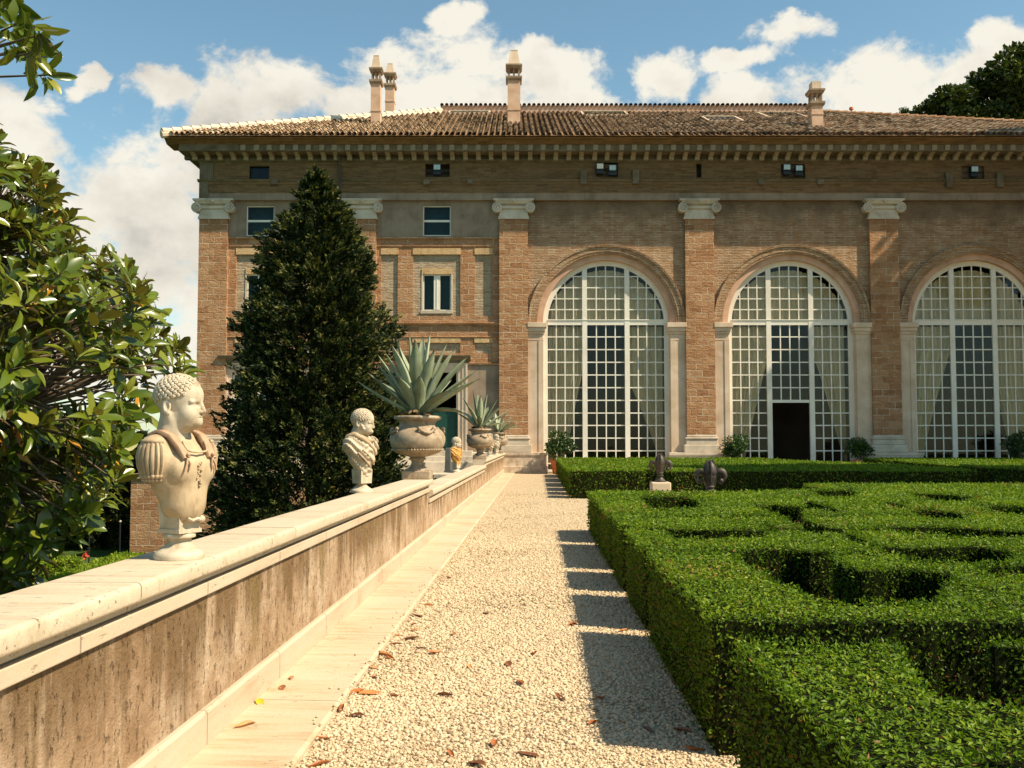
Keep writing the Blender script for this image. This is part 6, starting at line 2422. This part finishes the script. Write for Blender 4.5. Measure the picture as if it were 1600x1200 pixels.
# --- first bust: close cropped curls, cuirass
def bust_cuirass():
    root = gthing('marble_bust', 'nearest cream marble bust of a curly haired man in a tan cuirass, on the coping', 'bust', (279 - 842) / FPX * 4.72, 4.72, BZ, 0.0, 'busts along the parapet')
    ty = math.radians(-27)
    hy = math.radians(-5)
    V, F = nets(lambda P: head_fn(P), (-.17, -.125, .53), (.15, .125, .92), .0043)
    parts_obj(root, 'head', rotz(V, hy), F, MARBLE)
    V, F = nets(lambda P: hair_cap(P, 'curls'), (-.17, -.125, .74), (.15, .125, .93), .006)
    parts_obj(root, 'hair_cap', rotz(V, hy), F, MARBLE)
    add_mb(root, hair_curls(2, 'curls'), 'hair', MARBLE, hy, 'all')
    V, F = nets(torso_cuirass, (-.17, -.27, .15), (.17, .27, .67), .0065)
    parts_obj(root, 'torso', rotz(V * np.array([1.04, .93, 1]), ty), F, MARBLE_TAN)
    for s in (-1, 1):                      # leather strips and knobs on the shoulder
        b = MB()
        for k in range(9):
            a = math.radians(-75 + k * 150 / 8)
            ox, oyy = math.sin(a), math.cos(a)
            c_ = np.array([-.02, s * .165, .50])
            pts = [c_ + np.array([ox * .048, s * oyy * .046, .074]), c_ + np.array([ox * .068, s * oyy * .064, .045]), c_ + np.array([ox * .078, s * oyy * .073, .0]), c_ + np.array([ox * .074, s * oyy * .067, -.045]), c_ + np.array([ox * .060, s * oyy * .052, -.088])]
            b.tube(pts, [.009, .012, .0125, .012, .010], 6)
            b.sphere(tuple(pts[-1] + np.array([0, 0, -.006])), .0135, 8, 6)
            b.sphere(tuple(pts[-1] + np.array([-ox * .008, -s * .008, -.024])), .011, 8, 6)
        pts = [np.array([-.02, s * .165, .50]) + np.array([math.sin(a) * .054, s * math.cos(a) * .052, .072]) for a in np.linspace(-1.6, 1.6, 12)]
        b.tube(pts, .012, 7)
        b.V = [(v[0] * 1.04, v[1] * .93, v[2]) for v in b.V]
        add_mb(root, b, 'sleeve_strips', MARBLE_TAN, ty)
        b = MB()
        path = [(-.105, s * .125, .555), (-.075, s * .122, .604), (-.025, s * .118, .622), (.035, s * .108, .600), (.085, s * .098, .548), (.122, s * .088, .492)]
        pp, n_ = [], len(path)
        for i in range(n_ - 1):
            for t_ in np.linspace(0, 1, 5)[:-1]:
                pp.append(np.array(path[i]) * (1 - t_) + np.array(path[i + 1]) * t_)
        pp.append(np.array(path[-1]))
        V_, F_ = [], []
        for i, p in enumerate(pp):
            t_ = pp[min(i + 1, len(pp) - 1)] - pp[max(i - 1, 0)]
            t_ /= np.linalg.norm(t_)
            side = np.array([0, 1.0, 0]) - t_ * t_[1]
            side /= np.linalg.norm(side)
            up_ = np.cross(t_, side)
            if up_[2] < 0 and i < len(pp) * .6:
                up_ = -up_
            if i >= len(pp) * .6 and up_[0] < 0:
                up_ = -up_
            w = .030 - .004 * i / len(pp)
            for (aa, bb) in ((-1, -.6), (-1, .35), (-.8, .75), (-.5, .55), (.5, .55), (.8, .75), (1, .35), (1, -.6)):
                V_.append(p + side * w * aa + up_ * .014 * bb)
        for i in range(len(pp) - 1):
            for k in range(8):
                q = (k + 1) % 8
                F_.append((i * 8 + k, i * 8 + q, (i + 1) * 8 + q, (i + 1) * 8 + k))
        F_.append(tuple(range(8)))
        F_.append(tuple(range(len(pp) * 8 - 8, len(pp) * 8))[::-1])
        b.add(V_, F_)
        e_ = pp[-1]
        b.tube([e_ + np.array([.006, 0, .0]), e_ + np.array([.014, s * .012, -.03]), e_ + np.array([.012, s * .022, -.06])], .006, 6)
        b.tube([e_ + np.array([.006, 0, .0]), e_ + np.array([.014, -s * .012, -.028]), e_ + np.array([.012, -s * .006, -.055])], .006, 6)
        b.sphere(tuple(e_ + np.array([.010, 0, .018])), .010, 8, 6)
        b.V = [(v[0] * 1.04, v[1] * .93, v[2]) for v in b.V]
        add_mb(root, b, 'shoulder_strap', MARBLE_PINK, ty)
    b = MB()                               # neckline, breast ornament and hem
    b.tube([(.085, -.070, .575), (.100, -.069, .550), (.112, -.064, .532), (.120, -.050, .524), (.125, 0, .520), (.120, .050, .524), (.112, .064, .532), (.100, .069, .550), (.085, .070, .575)], .0055, 7)
    rs = random.Random(2)
    for k in range(16):
        b.sphere((.128 + rs.uniform(-.004, .004), rs.uniform(-.014, .014), .47 - k * .0075), rs.uniform(.004, .008), 7, 5)
    add_mb(root, b, 'ornament', MARBLE_TAN, ty)
    b = MB()
    b.taper(-.062, .068, -.066, .066, .130, .262, -.010, -.010)
    b.box(-.070, .076, -.074, .074, .126, .146)
    b.tube([(.095, -.04, .20), (.10, -.015, .188), (.10, .02, .196), (.095, .05, .186)], .010, 6)
    b.sphere((.094, .055, .192), .018, 8, 6)
    b.taper(-.07, -.02, -.07, .07, .20, .40, 0.0, 0.03)
    add_mb(root, b, 'support', MARBLE, ty, angle=30)
    b = MB()
    socle(b)
    add_mb(root, b, 'socle', MARBLE, 0)
    root.scale = (.95, .95, .965)
    return root


def bust_draped():
    root = gthing('marble_bust', 'pale bearded marble bust in a pleated cloak, second along the coping, before the dark conifer', 'bust', (565 - 842) / FPX * 10.75, 10.75, BZ, 0.0, 'busts along the parapet')
    ty = math.radians(-38)
    hy = math.radians(-4)
    tilt = math.radians(7)

    def bend(V):
        V = np.asarray(V, float).copy()
        k = np.clip((V[:, 2] - .60) / .08, 0, 1)
        a = tilt * k
        x, z = V[:, 0] + .04, V[:, 2] - .62
        V[:, 0] = np.cos(a) * x + np.sin(a) * z - .04
        V[:, 2] = -np.sin(a) * x + np.cos(a) * z + .62
        return rotz(V, hy)
    V, F = nets(lambda P: head_fn(P, True), (-.17, -.125, .53), (.15, .125, .92), .006)
    parts_obj(root, 'head', bend(V), F, MARBLE)
    V, F = nets(lambda P: hair_cap(P, 'locks'), (-.17, -.125, .64), (.15, .125, .93), .007)
    parts_obj(root, 'hair_cap', bend(V), F, MARBLE)
    b = hair_curls(3, 'locks')
    b.V = [tuple(v) for v in bend(np.array([tuple(v) for v in b.V]))]
    b.build('hair', MARBLE, root, smooth='all')
    V, F = nets(torso_drape, (-.17, -.26, .12), (.17, .26, .67), .0075)
    parts_obj(root, 'torso', rotz(V, ty), F, MARBLE)
    b = MB()                                # rolled edge of the cloak across the shoulders
    b.tube([(-.09, -.17, .53), (-.06, -.15, .60), (.0, -.115, .625), (.06, -.06, .585), (.10, .01, .53), (.105, .07, .47), (.08, .13, .41)], [.020, .030, .032, .028, .024, .020, .014], 9)
    b.tube([(-.085, -.15, .56), (-.03, -.10, .632), (.045, -.04, .60), (.09, .03, .56), (.075, .10, .56), (.0, .14, .60)], [.016, .022, .02, .018, .016, .014], 8)
    b.tube([(.105, -.085, .46), (.12, -.02, .41), (.115, .05, .35), (.09, .09, .30)], [.012, .015, .014, .010], 7)
    b.tube([(.085, -.13, .43), (.115, -.07, .36), (.115, .0, .30), (.09, .05, .25)], [.012, .015, .013, .010], 7)
    add_mb(root, b, 'cloak', MARBLE_TAN, ty)
    b = MB()
    b.taper(-.065, .075, -.075, .075, .10, .25, -.006, -.006)
    b.taper(-.07, -.02, -.07, .07, .19, .40, 0.0, 0.03)
    add_mb(root, b, 'support', MARBLE, ty, angle=30)
    b = MB()
    socle(b)
    add_mb(root, b, 'socle', MARBLE, 0)
    return root


bust_cuirass()
b2 = bust_draped()


def copy_bust(label, px, gy, z, scale, rot, head, torso):
    gx = (px - 842) / FPX * gy
    x, y = gw(gx, gy)
    c = dup(b2, (x, y, z), -ALPHA + rot, label)
    c.scale = (scale,) * 3
    for ch in c.children:
        m = torso if ch.name.split('.')[0] in ('torso', 'cloak') else head
        ch.material_slots[0].link = 'OBJECT'
        ch.material_slots[0].material = m
    return c


copy_bust('small bust with white head and orange marble torso, just right of the large urn', 713, 23.3, BZ - .165, 0.90, 0.1, MARBLE, MARBLE_ORANGE)
copy_bust('small pale distant bust directly before the second agave urn, left of the last two', 765.5, 36.0, BZ, 0.92, -0.5, MARBLE, MARBLE_TAN)
copy_bust('farthest small pale bust, beside the last agave urn near the pilaster', 775.5, 40.5, BZ, 0.92, -0.2, MARBLE, MARBLE)
# dark slab standing behind the orange bust
x_, y_ = gw((700 - 842) / FPX * 23.0, 23.0)
t_ = thing('stone_support', 'dark upright stone support left of the orange marble bust', 'support', (x_, y_, BZ - .165), -ALPHA)
b = MB()
b.taper(-.07, .07, -.06, .06, 0.03, 0.56, .012, .01)
b.build('slab', MARBLE_GREY, t_, bevel=.01)
b = MB()
b.box(-.09, .09, -.08, .08, 0, .03)
b.build('foot', MARBLE_GREY, t_)

# ------------------------------------------------------------------ stone urns with agaves
URN_M = marble('weathered_urn', (0.36, 0.265, 0.175), (0.19, 0.130, 0.078), (0.47, 0.375, 0.265), 0.75)


def urn(label, gx, gy, z):
    root = gthing('stone_urn', label, 'urn', gx, gy, z, 0, 'stone urns on the parapet')
    b = MB()
    b.box(-.205, .205, -.205, .205, 0, .122)
    b.build('plinth', URN_M, root, bevel=.012)
    b = MB()
    b.lathe([(.165, .123), (.165, .14), (.145, .16), (.115, .185), (.095, .215), (.088, .245), (.098, .275), (.128, .285), (.130, .300), (.105, .312), (.12, .325)], 40)
    b.build('foot', URN_M, root, smooth=True, angle=50)
    b = MB()
    prof = [(.11, .322), (.17, .335), (.25, .36), (.315, .39), (.352, .418), (.368, .422), (.372, .436), (.36, .442), (.385, .48), (.402, .53), (.407, .58), (.402, .62), (.385, .665), (.355, .705), (.318, .735), (.285, .752), (.268, .768), (.262, .79), (.268, .825), (.285, .848), (.318, .862), (.342, .872), (.350, .886), (.350, .902), (.340, .916), (.318, .922), (.295, .915), (.275, .88), (.27, .84)]
    b.lathe(prof, 112, flute=lambda t__, j: (1 + .045 * abs(math.sin(14 * t__)) - .02) if 1 <= j <= 4 else 1.0, cap=False)
    b.build('bowl', URN_M, root, smooth=True, angle=50)
    b = MB()
    for k in range(56):
        a = 2 * math.pi * k / 56
        b.sphere((.374 * math.cos(a), .374 * math.sin(a), .429), (.015, .015, .016), 6, 4)
    b.build('beading', URN_M, root, smooth='all')
    for q in range(4):
        a0 = math.radians(-62 + 90 * q)
        b = MB()
        pts = []
        for k in range(11):
            u = -1 + 2 * k / 10
            a = a0 + u * .30
            r_ = np.interp(abs(u), [0, .75, 1], [.405, .388, .37])
            pts.append((r_ * math.cos(a), r_ * math.sin(a), .712 - .045 * (1 - abs(u) ** 2.2) + .018 * abs(u)))
        b.tube(pts, [.012, .019, .022, .023, .024, .024, .024, .023, .022, .019, .012], 8)
        for e_ in (pts[0], pts[-1]):
            b.sphere(e_, .033, 8, 6)
            b.sphere((e_[0] * 1.01, e_[1] * 1.01, e_[2] - .04), .022, 8, 6)
        b.build('handle', URN_M, root, smooth='all')
    b = MB()
    b.lathe([(.275, .865), (.15, .88), (.01, .89)], 28, cap=False)
    b.build('soil', SOIL, root)
    return root


mg, g = new_mat('agave_leaf')
o = g.obj()
n_ = g.noise(g.vmul(o, (6, 6, 2)), 1.2, 5, 0.6)
c = g.ramp(g.math('ADD', g.math('MULTIPLY', n_, .8), g.math('MULTIPLY', g.math('SUBTRACT', g.attr('rnd'), .5), .5)), [(.2, (.13, .155, .085)), (.45, (.25, .285, .175)), (.65, (.36, .39, .26)), (.85, (.47, .48, .34))])
tip = g.attr('tip')
c = g.mix(g.smooth(tip, .90, .985), c, (.10, .06, .03))
g.out(g.bsdf(c, .55, g.bump(g.noise(o, 30, 4), .15, .005), .35))
AGAVE_M = mg
mg, g = new_mat('dead_agave_leaf')
o = g.obj()
g.out(g.bsdf(g.ramp(g.noise(o, 14, 5), [(.3, (.05, .035, .02)), (.5, (.16, .11, .055)), (.7, (.30, .22, .12))]), .9, None, .15))
DEAD_M = mg


def agave_leaf(az, el0, droop, L, w, seed, twist=0.0):
    n, k = 16, 9
    V, T_ = [], []
    p = np.array([0.0, 0.0, 0.0])
    el = el0
    for i in range(n + 1):
        u = i / n
        el = el0 + droop * u ** 1.6
        d_ = np.array([math.cos(az) * math.cos(el), math.sin(az) * math.cos(el), math.sin(el)])
        sd = np.array([-math.sin(az), math.cos(az), 0.0])
        up_ = np.cross(d_, sd)
        if up_[2] < 0 and el < 1.3:
            up_ = -up_
        sd2 = sd * math.cos(twist * u) + up_ * math.sin(twist * u)
        up2 = np.cross(d_, sd2)
        if np.dot(up2, up_) < 0:
            up2 = -up2
        ww = w * np.interp(u, [0, .06, .18, .34, .55, .75, .9, 1], [.80, .72, .66, .90, 1.0, .74, .36, .015])
        th = w * np.interp(u, [0, .3, .8, 1], [.32, .20, .10, .008])
        ch = .42 * (1 - .55 * u)
        for j in range(k):                       # upper hollow then keel
            a = -1 + 2 * j / (k - 1)
            V.append(p + sd2 * ww * .5 * a + up2 * ww * ch * (a * a) * .55)
        for j in range(1, k - 1):
            a = 1 - 2 * j / (k - 1)
            V.append(p + sd2 * ww * .5 * a + up2 * (ww * ch * (a * a) * .55 - th * (1 - a * a)))
        T_ += [u] * (2 * k - 2)
        p = p + d_ * L / n
    m = 2 * k - 2
    F = [(i * m + j, i * m + (j + 1) % m, (i + 1) * m + (j + 1) % m, (i + 1) * m + j) for i in range(n) for j in range(m)]
    return np.array(V), F, np.array(T_)


def agave(label, gx, gy, z, leaves, rot=0.0, seed=1):
    rs = random.Random(seed)
    root = gthing('agave_plant', label, 'agave', gx, gy, z, rot, 'agaves growing in the urns')
    b = MB()
    b.lathe([(.10, -.02), (.12, .05), (.10, .14), (.05, .20), (.01, .22)], 14)
    for k in range(26):                           # dry stubs of old leaves
        a = k * 2.4
        e = rs.uniform(-.5, .35)
        r0 = .09
        p0 = np.array([r0 * math.cos(a), r0 * math.sin(a), .03 + .10 * rs.random()])
        d_ = np.array([math.cos(a) * math.cos(e), math.sin(a) * math.cos(e), math.sin(e)])
        L = rs.uniform(.10, .22)
        b.tube([p0, p0 + d_ * L * .6, p0 + d_ * L + np.array([0, 0, -.03])], [.028, .022, .006], 6, sx=1.6)
    b.build('trunk', DEAD_M, root, smooth=True)
    for i, (az, el, dr, L, w) in enumerate(leaves):
        V, F, T_ = agave_leaf(math.radians(az), math.radians(el), math.radians(dr), L, w, i, rs.uniform(-.25, .25))
        a = math.radians(az)
        r0 = .035 + .05 * math.cos(math.radians(el))
        V = V + np.array([math.cos(a) * r0, math.sin(a) * r0, .10 + .04 * math.sin(math.radians(el))])
        np_obj('leaf', V, F, AGAVE_M, root, smooth=True, attrs={'rnd': np.full(len(V), rs.random()), 'tip': T_})
    return root


UG = -1.775
urn('large stone urn with fluted bowl where the coping steps down, nearest of three', UG, 14.55, BZ)
# azimuth 0 points across the path (to the right), -90 towards the camera
A1 = [(20, 84, -3, 1.20, .20), (165, 84, 3, 1.16, .19), (-95, 82, -6, 1.05, .21), (80, 80, 0, 1.15, .19), (10, 72, -8, 1.10, .20), (-50, 70, -10, .95, .20), (178, 76, -2, 1.15, .18), (-140, 70, -10, 1.05, .19), (-20, 62, -8, 1.06, .20), (130, 66, -8, 1.15, .19), (40, 60, -6, 1.1, .19),
      (-165, 66, -8, .98, .18), (-80, 56, -10, .62, .20), (-115, 50, -12, .66, .19), (5, 38, 0, 1.02, .20), (-14, 30, -4, 1.0, .20), (170, 50, 6, .92, .17), (-172, 40, 2, .88, .17), (185, 58, -2, 1.0, .17), (178, 24, 16, .98, .14), (95, 50, -10, 1.0, .19), (60, 36, -8, .95, .18), (-42, 32, -22, .72, .18), (-6, 12, -42, .66, .15), (140, 34, -10, 1.0, .18), (-10, 50, -3, 1.06, .18)]
agave('largest grey green agave with upright blades in the nearest urn', UG, 14.55, BZ + .86, A1, 0, 1)
urn('second stone urn, middle of three, standing on the far raised stretch of coping', UG, 30.0, BZ)
A2 = [(15, 80, -3, 1.05, .20), (170, 80, 4, 1.1, .19), (-95, 78, -6, .95, .20), (95, 76, 0, 1.05, .19), (5, 62, -8, 1.0, .19), (180, 64, -8, 1.0, .18), (-35, 46, -12, .9, .18), (-140, 54, -12, .9, .18), (60, 48, -10, .9, .17), (0, 30, 6, 1.0, .17), (185, 36, -10, .85, .17), (-100, 38, -20, .6, .18), (130, 40, -12, .9, .17), (-12, 16, -20, .7, .15)]
agave('medium agave in the second urn, behind the small pale bust', UG, 30.0, BZ + .86, A2, .2, 2)
urn('farthest stone urn, partly hidden by small busts near the pilaster', UG, 44.3, BZ)
A3 = [(20, 70, -10, .9, .16), (160, 74, -8, .9, .16), (-90, 62, -20, .8, .16), (0, 44, -30, 1.0, .15), (180, 48, -30, .9, .15), (-30, 28, -24, .95, .14), (-150, 40, -30, .85, .15), (60, 50, -20, .9, .15), (120, 52, -20, .9, .15), (5, 20, -10, 1.05, .13), (-60, 36, -30, .8, .15), (90, 70, -10, .95, .16), (-5, 58, -40, 1.0, .14)]
agave('smallest spreading agave in the farthest urn, beside the first pilaster', UG, 44.3, BZ + .86, A3, .5, 3)

# ------------------------------------------------------------------ fallen magnolia leaves
mg, g = new_mat('fallen_leaf')
oi = g.node('ShaderNodeObjectInfo').outputs['Random']
c = g.ramp(oi, [(0.0, (.12, .045, .018)), (.3, (.34, .11, .03)), (.7, (.52, .19, .05)), (1.0, (.58, .30, .12))])
c = g.mix(g.smooth(g.noise(g.obj(), 30, 4), .5, .7), c, (.20, .08, .03))
g.out(g.bsdf(c, .5, None, .35))
FALLEN = mg
YELLOW = flat_mat('yellow_leaf', (.75, .38, .02), .45)
meshes = []
for v in range(4):
    curl = (2.2, 3.6, 1.2, 4.6)[v]
    n = 9
    V, F = [], []
    for i in range(n + 1):
        u = i / n
        w = .19 * math.sin(math.pi * min(max(u, .02), .985)) ** .8
        for j in range(5):
            a = -1 + j / 2
            ang = a * curl * .35
            yy = w * math.sin(ang) / max(curl * .35, .01)
            zz = w * (1 - math.cos(ang)) / max(curl * .35, .01) + .10 * (u - .5) ** 2 * (1.5 if v % 2 else -1) + .02 * math.sin(u * 7 + v)
            V.append(((u - .5), yy * 1.0, zz + .03))
    F = [(i * 5 + j, i * 5 + j + 1, (i + 1) * 5 + j + 1, (i + 1) * 5 + j) for i in range(n) for j in range(4)]
    me = bpy.data.meshes.new('fallen_leaf')
    V = np.array(V)
    V[:, 2] -= V[:, 2].min()
    me.from_pydata([tuple(q) for q in V], [], F)
    me.polygons.foreach_set('use_smooth', np.ones(len(me.polygons), bool))
    me.materials.append(FALLEN)
    meshes.append(me)
lv = [(530, 488), (545, 428), (415, 632), (400, 662), (395, 683), (345, 705), (385, 718), (335, 735), (550, 700), (290, 775), (310, 790), (425, 752), (480, 768), (610, 825), (250, 825), (240, 860), (850, 772), (800, 882), (205, 915), (235, 922), (178, 915), (515, 928), (945, 937), (130, 980), (180, 1005), (65, 1090), (830, 1150), (700, 1112), (540, 1150), (630, 1185), (670, 620), (1000, 663), (45, 1190), (270, 770), (455, 590), (325, 930), (755, 812)]
gl = [(480 + u / 2.4, 700 + v / 2.4) for u, v in lv] + [(974, 986), (1004, 987), (937, 1091), (927, 1130), (1065, 1141), (1012, 1140), (1085, 1172), (894, 976)]
rs = random.Random(12)


def drop(px, py, z, label, group, mesh=None, size=None, mat=None):
    x, y, _ = at_z(px, py, z)
    o = bpy.data.objects.new('fallen_leaf', mesh or rs.choice(meshes))
    link(o)
    s = size or rs.uniform(.085, .15)
    o.scale = (s, s, s)
    o.location = (x, y, z)
    o.rotation_euler = (rs.uniform(-.25, .25), rs.uniform(-.2, .2), rs.uniform(0, 6.28))
    if mat:
        o.material_slots[0].link = 'OBJECT'
        o.material_slots[0].material = mat
    return tag(o, label, 'leaf', group)


for px, py in gl:
    drop(px, py, .008, 'curled brown magnolia leaf lying on the gravel path', 'brown leaves on the gravel')
for px, py in ((383, 1134), (441, 1075), (456, 1060)):
    drop(px, py, .034, 'curled brown magnolia leaf lying on the stone paving strip', 'brown leaves on the paving strip')
drop(406, 1099, .034, 'bright yellow leaf on the paving strip against the parapet foot', None, meshes[0], .13, YELLOW)
